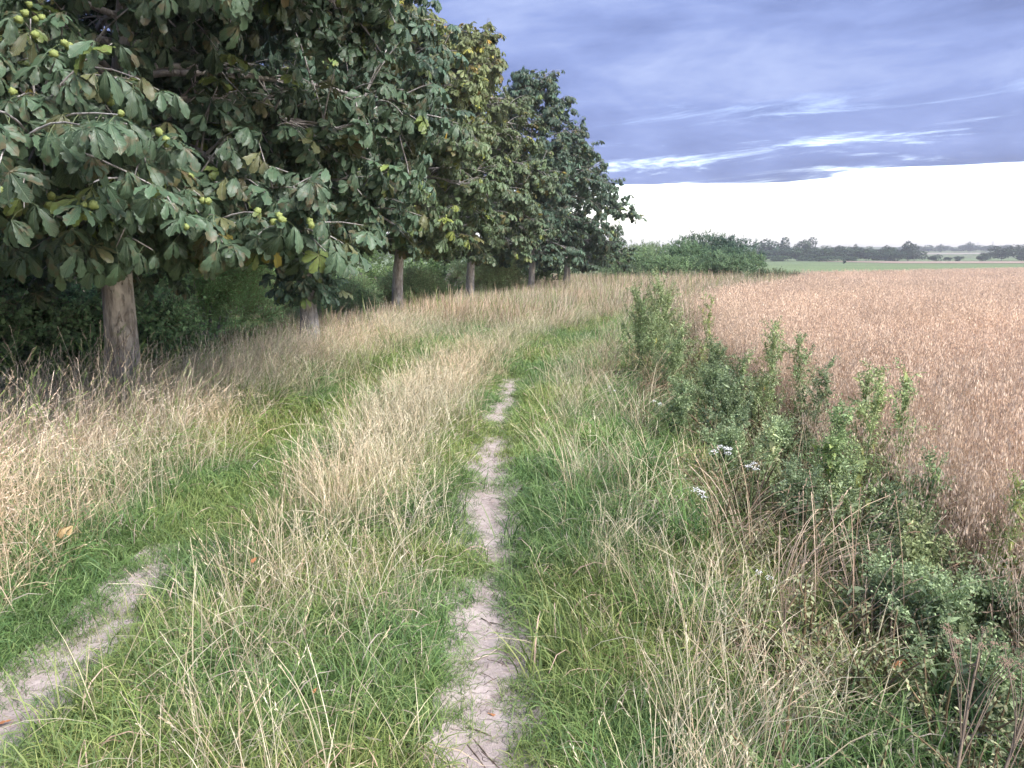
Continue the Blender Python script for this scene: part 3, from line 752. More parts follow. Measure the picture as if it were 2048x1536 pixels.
    for i in order:
        o = bpy.data.objects.new('leaf', LEAVES[rng.integers(len(LEAVES))]); COL.objects.link(o); o.parent = root
        o.location = lp[i]; o.rotation_euler = E[i]; o.scale = (scl[i],) * 3; o['tint'] = [float(q) for q in tt[i]]
    scatter('foliage', lp[~ind], E[~ind], scl[~ind], tt[~ind], src_leaf, len(LEAVES), parent=root, seed=seed)
    # conker husks hanging in bunches on the camera side
    tips = [t_ for t_ in tips if ((t_[0] + [x, y, gz - 1.6])[1] > 0)]
    sc_ = [(float((t_[1] * (np.array([0, 0, 0]) - np.array([x, y, 0])) / math.hypot(x, y)).sum()) * np.linalg.norm(t_[0][:2]) + rng.normal(0, .35), t_[0]) for t_ in tips
           if t_[0][2] > base_h and abs((t_[0][0] + x) / (t_[0][1] + y)) < .66 and (t_[0][2] + gz - 1.6) / (t_[0][1] + y) < .33]
    sc_.sort(key=lambda q: -q[0])
    for g_ in range(min(ngroups, len(sc_))):
        p = sc_[g_ * 2 % len(sc_)][1]; d = np.array([-x, -y, 0]) / math.hypot(x, y)
        for q in range(rng.integers(1, 5)):
            o = bpy.data.objects.new('chestnut_husk', BURR); COL.objects.link(o); o.parent = root
            o.location = p + d * .10 + rng.normal(0, .035, 3) + np.array([0, 0, -.02]); o.scale = (rng.uniform(.85, 1.25),) * 3
            o.rotation_euler = rng.uniform(0, 6, 3)
    return n

DK = (.80, .92, 1.02); YG = (1.55, 1.38, .9)
nl = 0
nl += chestnut('leftmost chestnut tree with big drooping leaves and green husks, nearest of the row', -4.22, 8.0, 10.0, 2.55, 3.1, 1.55, (.82, .88, .86), 1, dens=3.0, nprim=92, trunk_r=.175, ngroups=26, leanx=.42, leaf_s=.86, minz=1.3, side_split=-.30, side_minz=2.0)
nl += chestnut('dark green chestnut tree, second of the row, with leafy shoots low on its trunk', -3.7, 14.0, 10.6, 2.15, 2.3, 1.8, DK, 2, dens=1.4, nprim=64, trunk_r=.16, ngroups=24, low_back=330, minz=2.3)
nl += chestnut('third chestnut tree of the row, leaning trunk and yellowing top leaves', -2.95, 19.7, 8.3, 2.1, 2.1, 2.1, (1.25, 1.2, .95), 3, dens=1.5, nprim=60, trunk_r=.15, leanx=.28, toptint=(1.7, 1.3, .95), ngroups=16, minz=2.2)
nl += chestnut('fourth chestnut tree of the row, tall with rusty yellow leaves at its top', -1.35, 25.7, 9.8, 2.4, 2.2, 2.0, (1.15, 1.1, .95), 4, dens=1.4, nprim=60, trunk_r=.15, toptint=(1.6, 1.25, .95), ngroups=9, minz=2.0)
nl += chestnut('fifth chestnut tree of the row, dark crown on a thin trunk', .8, 32.0, 10.0, 2.6, 2.3, 1.9, DK, 5, dens=1.4, nprim=60, trunk_r=.14, ngroups=5, minz=1.85)
nl += chestnut('last and lowest chestnut tree at the far end of the row', 2.65, 38.0, 7.9, 3.2, 2.8, 1.6, (.9, .95, 1.0), 6, dens=1.4, nprim=54, trunk_r=.17, ngroups=0, peak=.35, minz=1.5)
print('LEAVES', nl)

# ------------------------------------------------------------------ shrubs and far trees
def twig_mesh(seed, nleaf, size, lw, ll, cols, mat, name='twig'):
    r = np.random.default_rng(seed); mb = MB()
    for b in range(4):
        d = np.array([r.normal(0, .5), r.normal(0, .5), 1.0]); d /= np.linalg.norm(d); S = wander([0, 0, 0], d, size * r.uniform(.7, 1.1), 4, r, -.2, .2)
        mb.tube(S, np.linspace(.006, .002, 5), 3, T(.16, .13, .09), cap=False)
        for k in range(nleaf // 4):
            t = r.random(); i = min(int(t * 4), 3); p = S[i] + (S[i + 1] - S[i]) * (t * 4 - i)
            d2 = (S[i + 1] - S[i]); d2 /= np.linalg.norm(d2); d2 = d2 * .6 + r.normal(0, .6, 3); d2 /= np.linalg.norm(d2)
            s2 = np.cross(d2, [0, 0, 1.0] + r.normal(0, .5, 3)); s2 /= np.linalg.norm(s2) + 1e-6
            l = ll * r.uniform(.7, 1.3); c = cols[r.integers(len(cols))] * r.uniform(.75, 1.3)
            mb.ribbon([p, p + d2 * l * .5, p + d2 * l + np.array([0, 0, -.15 * l])], [lw * .2, lw, lw * .1], [s2] * 3, c)
    return mb.mesh(name, mat)
WIL = np.array([[.13, .18, .10], [.16, .21, .12], [.10, .15, .075], [.20, .24, .15]])
HAZ = np.array([[.085, .125, .06], [.11, .155, .075], [.07, .10, .05], [.13, .18, .09]])
src_willow = source('willow twigs', [twig_mesh(300 + i, 80, .5, .014, .085, WIL, M_FOLIAGE) for i in range(4)])
src_hazel = source('hazel twigs', [twig_mesh(310 + i, 64, .42, .045, .06, HAZ, M_FOLIAGE) for i in range(4)])
src_bush = source('bush sprays', [twig_mesh(320 + i, 110, .95, .10, .13, HAZ, M_FOLIAGE) for i in range(4)])

def shrub(label, x, y, wd, dp, h, src, n, tint, seed, group=None, lobes=7, cat='shrub', twig_s=1.0, name='shrub', trunk_h=0.0, up=.0):
    rng = np.random.default_rng(seed); gz = float(ground_z(x, y)); root = empty(name, (x, y, gz)); tag(root, label, cat, group)
    st = MB()
    cs = []
    for k in range(lobes):
        a = rng.uniform(0, 2 * np.pi); rr = rng.uniform(.1, .62); s = rng.uniform(.42, .62)
        cz = trunk_h + (h - trunk_h) * rng.uniform(.28, .72) if k else trunk_h + (h - trunk_h) * .62
        rad = np.array([wd / 2 * s, dp / 2 * s, min((h - cz), (h - trunk_h) * s * .9)])
        cs.append((np.array([math.cos(a) * rr * wd / 2, math.sin(a) * rr * dp / 2, cz]), rad))
    cs[0] = (np.array([0, 0, trunk_h + (h - trunk_h) * .6]), np.array([wd * .3, dp * .3, (h - trunk_h) * .4]))
    P = []; Dn = []
    for i in range(n):
        c, rad = cs[i % lobes]; d = rng.normal(0, 1, 3); d[2] = abs(d[2]) * 1.0 - .35; d /= np.linalg.norm(d)
        q = c + d * rad * rng.uniform(.62, 1.0); 
        if q[2] < .1 + trunk_h * .8: q[2] = .1 + trunk_h * .8 + rng.random() * .3
        P.append(q); Dn.append(d)
    for c, rad in cs[:6]:
        S = np.array([[c[0] * .12, c[1] * .12, -.05], [c[0] * .35, c[1] * .35, trunk_h * .8 + .2 * c[2]], [c[0] * .8, c[1] * .8, .7 * c[2] + trunk_h * .2], c]); st.tube(S, np.array([.06, .045, .03, .012]) * max(h / 3.5, .4), 6, (1, 1, 1), cap=False)
    st.build('trunk' if trunk_h > .5 else 'stem', M_BARK, root)
    P = np.array(P); Dn = np.array(Dn); zd = Dn + np.array([0, 0, .35 + up]) + rng.normal(0, .25, (n, 3))
    zd /= np.linalg.norm(zd, axis=1)[:, None]; xh = rng.normal(0, 1, (n, 3)); X = np.cross(xh, zd); X /= np.linalg.norm(X, axis=1)[:, None]; Yv = np.cross(zd, X)
    E = euler_from(X, Yv, zd)
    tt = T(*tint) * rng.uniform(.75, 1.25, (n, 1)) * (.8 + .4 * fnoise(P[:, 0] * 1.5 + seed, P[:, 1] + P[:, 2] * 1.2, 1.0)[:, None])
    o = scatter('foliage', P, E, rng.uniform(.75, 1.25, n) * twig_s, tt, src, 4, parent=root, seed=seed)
    return root

G1 = 'shrubs behind the tree row'  # nearer shrubs' tints are raised in place of light the chestnut crowns block
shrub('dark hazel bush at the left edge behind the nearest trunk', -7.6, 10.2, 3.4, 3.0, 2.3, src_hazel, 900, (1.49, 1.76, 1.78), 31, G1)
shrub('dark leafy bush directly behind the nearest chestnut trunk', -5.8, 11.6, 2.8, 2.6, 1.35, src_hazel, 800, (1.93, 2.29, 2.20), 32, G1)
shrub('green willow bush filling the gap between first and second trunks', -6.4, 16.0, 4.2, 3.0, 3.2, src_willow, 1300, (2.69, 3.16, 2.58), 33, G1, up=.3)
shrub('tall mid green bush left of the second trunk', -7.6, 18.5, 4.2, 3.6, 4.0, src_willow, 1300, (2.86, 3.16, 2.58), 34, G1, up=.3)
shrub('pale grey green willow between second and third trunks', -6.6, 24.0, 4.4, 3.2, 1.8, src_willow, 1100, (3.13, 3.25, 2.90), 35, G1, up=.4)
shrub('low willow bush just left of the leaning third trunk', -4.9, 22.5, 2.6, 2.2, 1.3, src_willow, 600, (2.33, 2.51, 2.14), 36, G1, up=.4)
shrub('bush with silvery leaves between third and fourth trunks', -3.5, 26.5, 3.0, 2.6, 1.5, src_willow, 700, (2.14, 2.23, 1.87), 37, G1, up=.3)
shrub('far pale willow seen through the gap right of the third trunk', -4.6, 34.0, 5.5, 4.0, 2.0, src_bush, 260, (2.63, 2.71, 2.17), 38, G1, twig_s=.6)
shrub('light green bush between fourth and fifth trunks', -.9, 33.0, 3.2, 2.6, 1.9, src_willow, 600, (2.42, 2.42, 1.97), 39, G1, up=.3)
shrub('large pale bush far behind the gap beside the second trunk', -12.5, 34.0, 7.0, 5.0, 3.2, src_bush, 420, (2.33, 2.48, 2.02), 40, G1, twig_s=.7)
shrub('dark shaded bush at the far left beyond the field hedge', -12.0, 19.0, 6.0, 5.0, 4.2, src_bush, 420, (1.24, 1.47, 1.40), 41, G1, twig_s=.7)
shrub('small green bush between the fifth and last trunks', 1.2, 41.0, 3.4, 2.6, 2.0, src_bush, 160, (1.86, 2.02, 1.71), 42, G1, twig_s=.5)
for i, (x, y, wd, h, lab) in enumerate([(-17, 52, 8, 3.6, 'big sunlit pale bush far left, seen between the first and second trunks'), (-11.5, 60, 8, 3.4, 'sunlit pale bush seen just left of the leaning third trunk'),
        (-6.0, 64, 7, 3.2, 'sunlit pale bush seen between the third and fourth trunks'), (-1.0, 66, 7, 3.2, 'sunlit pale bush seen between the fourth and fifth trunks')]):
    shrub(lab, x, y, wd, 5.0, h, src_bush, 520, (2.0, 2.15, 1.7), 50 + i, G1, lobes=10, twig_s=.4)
# bush mass where the track bends away
G2 = 'bushes of the thicket beyond the bend'
TH = [(7.2, 50, 5, 2.5, (1.7, 1.8, 1.35), 'leftmost light green bush of the thicket, beside the last chestnut'),
      (9.4, 47, 4.2, 1.9, (1.6, 1.75, 1.3), 'low front bush of the thicket, light green'),
      (9.6, 55, 5.5, 3.0, (1.8, 1.8, 1.4), 'pale feathery bush rising behind the left of the thicket'),
      (12.2, 52, 5, 3.0, (1.4, 1.6, 1.25), 'rounded mid green bush in the middle of the thicket'),
      (13.4, 47.5, 4.6, 2.1, (1.35, 1.5, 1.2), 'broad low bush at the front middle of the thicket'),
      (14.4, 56, 5.4, 3.75, (1.15, 1.3, 1.15), 'tallest bush of the thicket, left of the dark one'),
      (16.3, 55, 4.4, 3.4, (.8, 1.0, 1.05), 'dark rounded bush near the right end of the thicket'),
      (14.6, 50, 3.6, 2.5, (1.0, 1.2, 1.05), 'dark green bush at the right front of the thicket'),
      (17.0, 58, 3.2, 3.2, (.8, .95, 1.0), 'dark bush forming the right end of the thicket'),
      (6.0, 58, 6, 3.0, (1.9, 1.9, 1.5), 'pale bush glimpsed just right of the last chestnut')]
for i, (x, y, wd, h, t_, lab) in enumerate(TH):
    x -= .9 * (x > 14)
    shrub(lab, x, y, wd, wd * .8, h, src_bush, 620, (t_[0] * 1.6, t_[1] * 1.5, t_[2] * 2.1), 60 + i, G2, lobes=11, twig_s=.34)  # tint lifted and pushed to blue, painting extra haze into the leaves
# dark weeds at the corner of the field
for i, (x, y) in enumerate([(14.6, 45), (15.8, 46), (17.0, 47.5)]):
    shrub(['dark weedy clump at the field corner, nearest the thicket', 'middle dark weedy clump at the field corner', 'outermost dark weedy clump at the field corner'][i], x, y, 1.5, 1.0, .85, src_willow, 90, (.8, .8, .75), 80 + i, 'weed clumps at the field corner', lobes=4, cat='weeds', name='weed_clump')

# distant trees: shared crown meshes of leaf clumps
def far_crown(seed, kind):
    rng = np.random.default_rng(seed); mb = MB(); lob = 9; cs = []
    for k in range(lob):
        a = rng.uniform(0, 2 * np.pi); rr = rng.uniform(0, .33)
        cs.append((np.array([math.cos(a) * rr, math.sin(a) * rr, rng.uniform(.3, .78)]), rng.uniform(.16, .26)))
    V = []; F = []; C = []
    for i in range(1300):
        c, rad = cs[i % lob]; d = rng.normal(0, 1, 3); d /= np.linalg.norm(d); q = c + d * rad * rng.uniform(.7, 1.05)
        if kind == 'bush': q[2] = q[2] * .9 - .12
        q[2] = max(q[2], .03 if kind == 'bush' else .16)
        s = rng.uniform(.018, .045); nn = d + rng.normal(0, .5, 3); nn /= np.linalg.norm(nn); u = np.cross(nn, rng.normal(0, 1, 3)); u /= np.linalg.norm(u); v = np.cross(nn, u)
        b = len(V); V += [q + u * s, q + v * s * .8, q - u * s, q - v * s * .8 + nn * s * .5]; F.append((b, b + 1, b + 2, b + 3)); C += [T(.055, .09, .045) * rng.uniform(.6, 1.4)] * 4
    mb.add(np.array(V), F, np.array(C)); return mb.mesh('crown', M_FAR)
def far_mat():
    m, t, out = new_mat('far_foliage'); a = attr_node(t, 'col'); oi = t.nodes.new('ShaderNodeObjectInfo')
    c = mixc(t, 1.0, a.outputs['Color'], oi.outputs['Color'], 'MULTIPLY'); bsdf(t, out, c, .8, .1, None, .15); return m
M_FAR = far_mat()
CROWN = [far_crown(400 + i, 'tree') for i in range(3)]; BUSH = [far_crown(410 + i, 'bush') for i in range(3)]
tk = MB(); tk.tube([[0, 0, -.05], [.01, 0, .2], [0, .01, .5]], [.035, .025, .012], 6, (1, 1, 1)); TRUNK = tk.mesh('trunk', M_BARK)
def far_tree(label, px, wpx, toppx, Y, kind='tree', group=None, tone=(1, 1, 1), i=0):
    """px: bearing as tangent*1538+1024; wpx, toppx: apparent width and top, turned into real metres at distance Y"""
    X = (px - 1024) / 1538 * Y; gz = float(ground_z(X, Y)); top = 1.6 + (500 - toppx) / 1538 * Y
    h = max(top - gz, 1.5); wd = wpx / 1538 * Y
    root = empty('tree' if kind == 'tree' else 'bush', (X, Y, gz)); tag(root, label, kind, group)
    m = (CROWN if kind == 'tree' else BUSH)[i % 3]
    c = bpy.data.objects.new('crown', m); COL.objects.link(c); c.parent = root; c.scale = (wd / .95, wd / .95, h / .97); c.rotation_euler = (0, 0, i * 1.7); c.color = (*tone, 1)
    t_ = bpy.data.objects.new('trunk', TRUNK); COL.objects.link(t_); t_.parent = root; t_.scale = (h * .8, h * .8, h)
    return root
G3 = 'trees of the far tree line'; G4 = 'bushes along the foot of the far tree line'; G5 = 'trees on the distant hill'
NAMED = [('flat topped tree at the left end of the far tree line', 1524, 62, 479, 370, 'tree', 1), ('tall rounded tree second from the left in the far tree line', 1560, 34, 474, 372, 'tree', 1),
         ('small round tree just left of the broad umbrella crown', 1586, 14, 484, 372, 'tree', 1), ('broad umbrella shaped tree in the far tree line', 1606, 44, 476, 368, 'tree', 1),
         ('tree with mid height crown right of the umbrella shaped one', 1640, 40, 491, 372, 'tree', 1), ('rounded tree near the low gap in the far tree line', 1668, 40, 491, 380, 'tree', 1),
         ('narrow taller tree at the left side of the low gap', 1697, 22, 489, 378, 'tree', .9), ('small dark tree standing in the low gap', 1728, 22, 492, 400, 'tree', 1),
         ('tree left of the tall dark central one', 1768, 36, 491, 365, 'tree', .85), ('tall dark tree in the middle of the far tree line', 1806, 36, 483, 360, 'tree', .8),
         ('dark block shaped tree in front of the pale hill field', 1818, 44, 498, 352, 'tree', .75),
         ('dark tree at the left of the right hand wood', 1960, 30, 505, 350, 'tree', .8), ('big dark tree in the right hand wood', 1990, 60, 493, 352, 'tree', .8), ('tallest dark tree of the right hand wood', 2030, 60, 489, 356, 'tree', .75),
         ('dark tree at the right edge of the right hand wood', 2075, 60, 486, 360, 'tree', .75)]
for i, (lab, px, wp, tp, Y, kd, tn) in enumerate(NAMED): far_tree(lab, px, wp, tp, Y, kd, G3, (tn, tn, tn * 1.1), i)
rr = random.Random(11)
for i in range(12):
    px = 1515 + i * 26 + rr.uniform(-6, 6); far_tree(['green tree below the flat topped one', 'green tree between the flat topped and the tall rounded one', 'green tree at the foot of the tall rounded one', 'green tree under the left of the umbrella crown', 'green tree under the right of the umbrella crown', 'green tree below the mid height crown', 'green tree left of the narrow tall one', 'green tree below the narrow tall one', 'green tree in front of the low gap', 'green tree right of the low gap', 'green tree left of the tall dark one', 'green tree beside the tall dark one'][i] + ' in the far tree line', px, rr.uniform(52, 74), 495 + rr.uniform(-2, 5), 350 + rr.uniform(0, 25), 'tree', 'plain green trees filling the far tree line', (1.0, 1.05, 1.05), i)
for i, (px, wp, tp, lab) in enumerate([(1545, 62, 507, 'large rounded pale bush at the left foot of the far trees'), (1512, 40, 511, 'bush touching the thicket at the foot of the far trees'), (1600, 50, 511, 'low bush below the umbrella shaped tree'),
        (1645, 60, 509, 'broad low bush right of the umbrella tree foot'), (1690, 50, 510, 'low bush before the gap in the far trees'), (1745, 46, 500, 'dark bush left of the central wood'), (1780, 50, 499, 'dark bush at the foot of the tall central tree'),
        (1856, 34, 506, 'round dark bush alone in front of the hill fields'), (1884, 18, 510, 'small bush right of the round lone one'), (1905, 22, 509, 'third small bush in front of the green hill field'), (1950, 24, 505, 'bush at the left tip of the right hand wood'), (2040, 50, 505, 'lighter bush at the foot of the right hand wood')]):
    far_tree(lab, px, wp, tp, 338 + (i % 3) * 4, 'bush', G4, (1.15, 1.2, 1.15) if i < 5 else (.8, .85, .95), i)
far_tree('small lone dark bush standing out on the green meadow', 1681, 8, 517, 250, 'bush', None, (.5, .55, .6), 1)
for i in range(26):
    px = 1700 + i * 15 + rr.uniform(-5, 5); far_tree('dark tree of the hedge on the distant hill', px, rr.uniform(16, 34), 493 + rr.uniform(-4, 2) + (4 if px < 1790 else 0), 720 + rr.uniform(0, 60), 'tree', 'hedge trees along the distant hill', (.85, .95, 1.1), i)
far_tree('round crowned tree standing above the hill hedge left of the pylons', 1925, 18, 484, 705, 'tree', G5, (.8, .85, 1.0), 0)
far_tree('small tree standing above the hill hedge right of the pale field', 1868, 8, 488, 700, 'tree', G5, (.8, .85, 1.0), 1)
# hill fields and strips: low sheets on the terrain
def strip(name, x0, x1, y0, y1, col, label, dz=.12):
    mb = MB(); X = np.linspace(x0, x1, 40); Yv = np.linspace(y0, y1, 16); XX, YY = np.meshgrid(X, Yv); Z = ground_z(XX, YY) + dz
    n, m = XX.shape; idx = np.arange(n * m).reshape(n, m); F = np.stack([idx[:-1, :-1], idx[:-1, 1:], idx[1:, 1:], idx[1:, :-1]], -1).reshape(-1, 4).tolist()
    g = (.85 + .3 * fnoise(XX * .3, YY, .05)).reshape(-1, 1)
    mb.add(np.stack([XX, YY, Z], -1).reshape(-1, 3), F, np.array(col) * g); o = mb.build(name, M_GROUND); tag(o, label, kind='structure')
strip('distant_field', 130, 420, 262, 335, (.40, .30, .235), 'strip of ripe cereal beyond the green meadow')
strip('distant_meadow', 370, 440, 470, 640, (.15, .24, .07), 'bright green hill field beside the right hand wood')
strip('distant_stubble', 330, 560, 645, 705, (.42, .38, .30), 'pale hill field behind the lone bushes')

# pylons on the horizon
def pylon(px, Y, h, label):
    X = (px - 1024) / 1538 * Y; gz = float(ground_z(X, Y)); h = 1.6 + (500 - h) / 1538 * Y - gz; root = empty('pylon', (X, Y, gz)); tag(root, label, 'pylon', 'power pylons on the skyline')
    m = MB(); w0 = h * .06
    for sx in (-1, 1):
        for sy in (-1, 1): m.tube([[sx * w0, sy * w0, 0], [sx * w0 * .25, sy * w0 * .25, h * .7], [0, 0, h]], [.28, .22, .14], 5, (1, 1, 1))
    for k in range(8):
        z0 = k * h / 9; z1 = (k + 1) * h / 9; a = w0 * (1 - z0 / h); b = w0 * (1 - z1 / h)
        for s in (-1, 1):
            m.tube([[-a, s * a, z0], [b, s * b, z1]], [.10, .10], 4, (1, 1, 1)); m.tube([[s * a, a, z0], [s * b, -b, z1]], [.10, .10], 4, (1, 1, 1))
    m.build('tower', M_STEEL, root)
    for z_, l in ((.72, .24), (.86, .17)):
        c = MB(); c.tube([[-l * h, 0, z_ * h], [0, 0, z_ * h + .6], [l * h, 0, z_ * h]], [.22, .35, .22], 5, (1, 1, 1)); c.build('crossarm', M_STEEL, root)
pylon(1941, 1400, 484.5, 'lower pylon on the skyline, the left one'); pylon(1970, 1400, 482.5, 'taller pylon on the skyline, the right one')

# ------------------------------------------------------------------ weeds along the field edge
WG = np.array([[.165, .21, .12], [.20, .25, .145], [.14, .18, .105], [.25, .29, .18], [.19, .23, .15]])
def weed_leaf(seed, col, L_=.045, w_=.022):
    r = np.random.default_rng(seed); mb = MB()
    ts = [0, .2, .45, .7, 1]; ws = [.15, .8, 1, .6, .05]; V = []; U = []
    for t, q in zip(ts, ws):
        z = -.35 * L_ * t * t; V += [[-w_ * q / 2, L_ * t, z + .12 * w_], [0, L_ * t, z], [w_ * q / 2, L_ * t, z + .12 * w_]]; U += [(-q, t), (0, t), (q, t)]
    F = []
    for i in range(4): F += [(3 * i, 3 * i + 1, 3 * i + 4, 3 * i + 3), (3 * i + 1, 3 * i + 2, 3 * i + 5, 3 * i + 4)]
    mb.add(V, F, col, U); return mb.mesh('leaf', M_WEED)
WLEAF = [weed_leaf(i, WG[i % 5]) for i in range(4)]
YLEAF = weed_leaf(9, T(.55, .48, .10), .11, .035)
def seed_spray(seed, n=34, L_=.10, col=WG):
    r = np.random.default_rng(seed); mb = MB()
    for i in range(n):
        t = r.random(); p = np.array([r.normal(0, .012), r.normal(0, .012), t * L_]); d = r.normal(0, 1, 3); d[2] += .6; d /= np.linalg.norm(d)
        s2 = np.cross(d, r.normal(0, 1, 3)); s2 /= np.linalg.norm(s2); l = r.uniform(.008, .022); c = col[r.integers(len(col))] * r.uniform(.85, 1.3)
        mb.ribbon([p, p + d * l * .5, p + d * l], [.002, .009, .002], [s2] * 3, c)
    return mb.mesh('seed_spray', M_WEED)
src_spray = source('seed sprays', [seed_spray(i) for i in range(4)] + [weed_leaf(50 + i, WG[i % 5], .05, .02) for i in range(4)])
def weed(label, x, y, h, lean, spreadr, nb, tint, seed, group='tall weeds along the field edge', yellow=0, nind=26, name='goosefoot', density=1.0):
    rng = np.random.default_rng(seed); gz = float(ground_z(x, y)); root = empty(name, (x, y, gz)); tag(root, label, 'weed', group)
    S = wander([0, 0, -.03], [lean[0], lean[1], 1], h, 8, rng, 0, .13); st = MB(); st.tube(S, np.linspace(.0065, .002, 9), 6, T(.38, .44, .22), cap=False)
    P = []; Z = []
    for k in range(nb):
        t = .12 + .88 * (k + rng.random()) / nb; i = min(int(t * 8), 7); q = S[i] + (S[i + 1] - S[i]) * (t * 8 - i); a = k * 2.4 + rng.normal(0, .3)
        bl = spreadr * (1.3 - .95 * t) * rng.uniform(.45, 1.6) + .03
        B = wander(q, [math.cos(a), math.sin(a), .9 + .9 * t], bl, 4, rng, .25, .1); st.tube(B, np.linspace(.0030, .0012, 5), 4, T(.22, .28, .11), cap=False)
        m = int((3 + bl * 34) * density)
        for j in range(m):
            u = rng.random(); ii = min(int(u * 4), 3); P.append(B[ii] + (B[ii + 1] - B[ii]) * (u * 4 - ii)); d = (B[-1] - B[0]); d = d / np.linalg.norm(d) + rng.normal(0, .5, 3); Z.append(d)
    for j in range(int(9 * density)): P.append(S[-1] - (S[-1] - S[-3]) * rng.random()); Z.append(rng.normal(0, .4, 3) + [0, 0, 1])
    st.build('stem', M_WEEDSTEM, root)['tint'] = [1.0, 1.0, 1.0]
    P = np.array(P); Z = np.array(Z); n = len(P); Z /= np.linalg.norm(Z, axis=1)[:, None]; X = np.cross(rng.normal(0, 1, (n, 3)), Z); X /= np.linalg.norm(X, axis=1)[:, None]; Yv = np.cross(Z, X)
    tt = T(1.45, 1.45, 1.45) * (T(*tint) * .5 + .5 * float(np.mean(tint))) * T(1.08, 1.08, 1.0) * rng.uniform(.7, 1.35, (n, 1)); scatter('foliage', P, euler_from(X, Yv, Z), rng.uniform(.5, 1.05, n), tt, src_spray, 8, parent=root, seed=seed)
    k = min(nind, n); pick = rng.choice(n, k, replace=False)
    for q in pick:
        o = bpy.data.objects.new('leaf', WLEAF[q % 4]); COL.objects.link(o); o.parent = root; o.location = P[q]
        yv = P[q] - S[4]; yv[2] = rng.normal(0, .08); X_, Y_, Z_ = frames(yv[None], np.array([[0, 0, 1.0]]) + rng.normal(0, .3, (1, 3))); o.rotation_euler = euler_from(X_, Y_, Z_)[0]
        s = rng.uniform(.7, 1.5); o.scale = (s, s, s); o['tint'] = [float(v_) for v_ in T(*tint) * T(1.55, 1.4, 1.3) * rng.uniform(.8, 1.3)]
    for q in range(yellow):
        o = bpy.data.objects.new('leaf', YLEAF); COL.objects.link(o); o.parent = root; o['tint'] = [1.0, 1.0, 1.0]; o['label'] = 'yellowed leaf'
        t = rng.uniform(.2, .6); i = int(t * 8); o.location = S[i]; a = rng.uniform(2.2, 5.5); X_, Y_, Z_ = frames(np.array([[math.cos(a), math.sin(a), -.7]]), np.array([[.2, .1, 1.0]])); o.rotation_euler = euler_from(X_, Y_, Z_)[0]
    return root
M_WEEDSTEM = plant_mat('weed_stem', .6, .25, 0.0)
def stem_tint(): pass
W = [('tall bushy weed standing farthest along the field edge, left stem', 1.50, 9.2, 1.12, (.05, 0), .32, 32, (1.05, 1.05, .85), 0),
     ('tall bushy weed of the farthest clump, middle stem', 1.68, 9.0, 1.22, (.08, 0), .34, 34, (1.0, 1.05, .85), 1),
     ('tall bushy weed of the farthest clump, right stem', 1.86, 9.3, 1.10, (.04, 0), .30, 30, (1.1, 1.05, .8), 1),
     ('slender weed right of the farthest clump, with yellowing lower leaves', 2.05, 8.5, 1.12, (.06, .05), .14, 20, (1.3, 1.2, .75), 2),
     ('slim weed rising over the oats right of the low dark bush', 2.05, 5.9, .98, (.04, .0), .13, 18, (1.05, 1.1, .85), 0),
     ('dark branched weed beside the slim one over the oats', 2.05, 5.3, .78, (.12, .0), .22, 18, (.75, .8, .75), 0),
     ('upright weed in front of the oats with a straight pale stem', 2.12, 4.1, .93, (.06, .05), .13, 20, (1.1, 1.15, .85), 1),
     ('leaning weed with a pale stem left of the upright one', 1.72, 3.75, .95, (.10, .12), .15, 17, (1.35, 1.3, .85), 2),
     ('short leafy weed left of the leaning one', 1.58, 3.5, .55, (.02, .0), .15, 18, (1.0, 1.05, .9), 0),
     ('weed with large yellow leaves at the right edge', 2.06, 3.05, .66, (.02, .0), .13, 16, (1.3, 1.3, .75), 5),
     ('pale green spiky weed beside the white flowers', 1.62, 4.7, .52, (.0, .0), .07, 20, (1.5, 1.45, 1.35), 0),
     ('weed stem at the far right edge among the oats', 2.35, 3.35, .75, (-.02, .0), .12, 14, (1.3, 1.25, .8), 2)]
for i, (lab, x, y, h, ln, sp_, nb, t_, yl) in enumerate(W):
    weed(lab, x, y, h, ln, sp_, nb, t_, 500 + i, yellow=yl, nind=26, density=1.25 if i < 3 else 1.0)
rw = np.random.default_rng(31)
XW = [('tall weed between the two slim stems over the oats', 2.25, 6.9, .95), ('thin weed just inside the oats past the slim stem', 2.4, 6.2, .85), ('pale weed rising left of the slim stem', 1.9, 6.5, .72), ('pale branching weed behind the upright one', 2.25, 4.7, .85),
      ('slender weed at the foot of the upright stem, leaning left', 1.98, 4.45, .66), ('weed standing between the yellow leaved and the leaning one', 1.85, 3.45, .62), ('pale weed nearest the bottom right weeds', 1.72, 3.05, .5), ('weed past the farthest clump, small against the track', 1.75, 10.6, .95), ('weed beyond the farthest clump beside the oats', 2.15, 11.8, .9),
      ('ragged weed in front of the farthest clump', 1.62, 8.0, .8), ('weed half hidden among the low dark growth', 1.95, 6.0, .6), ('weed with pale stem at the edge right of the white flowers', 1.82, 4.3, .55)]
for i, (lab, x, y, h) in enumerate(XW): weed(lab, x, y, h, (rw.uniform(-.05, .15), rw.uniform(-.05, .05)), rw.uniform(.12, .2), 22, (rw.uniform(.95, 1.35), rw.uniform(1.0, 1.3), rw.uniform(.75, .95)), 560 + i, yellow=i % 3 == 0, nind=22, density=1.15)
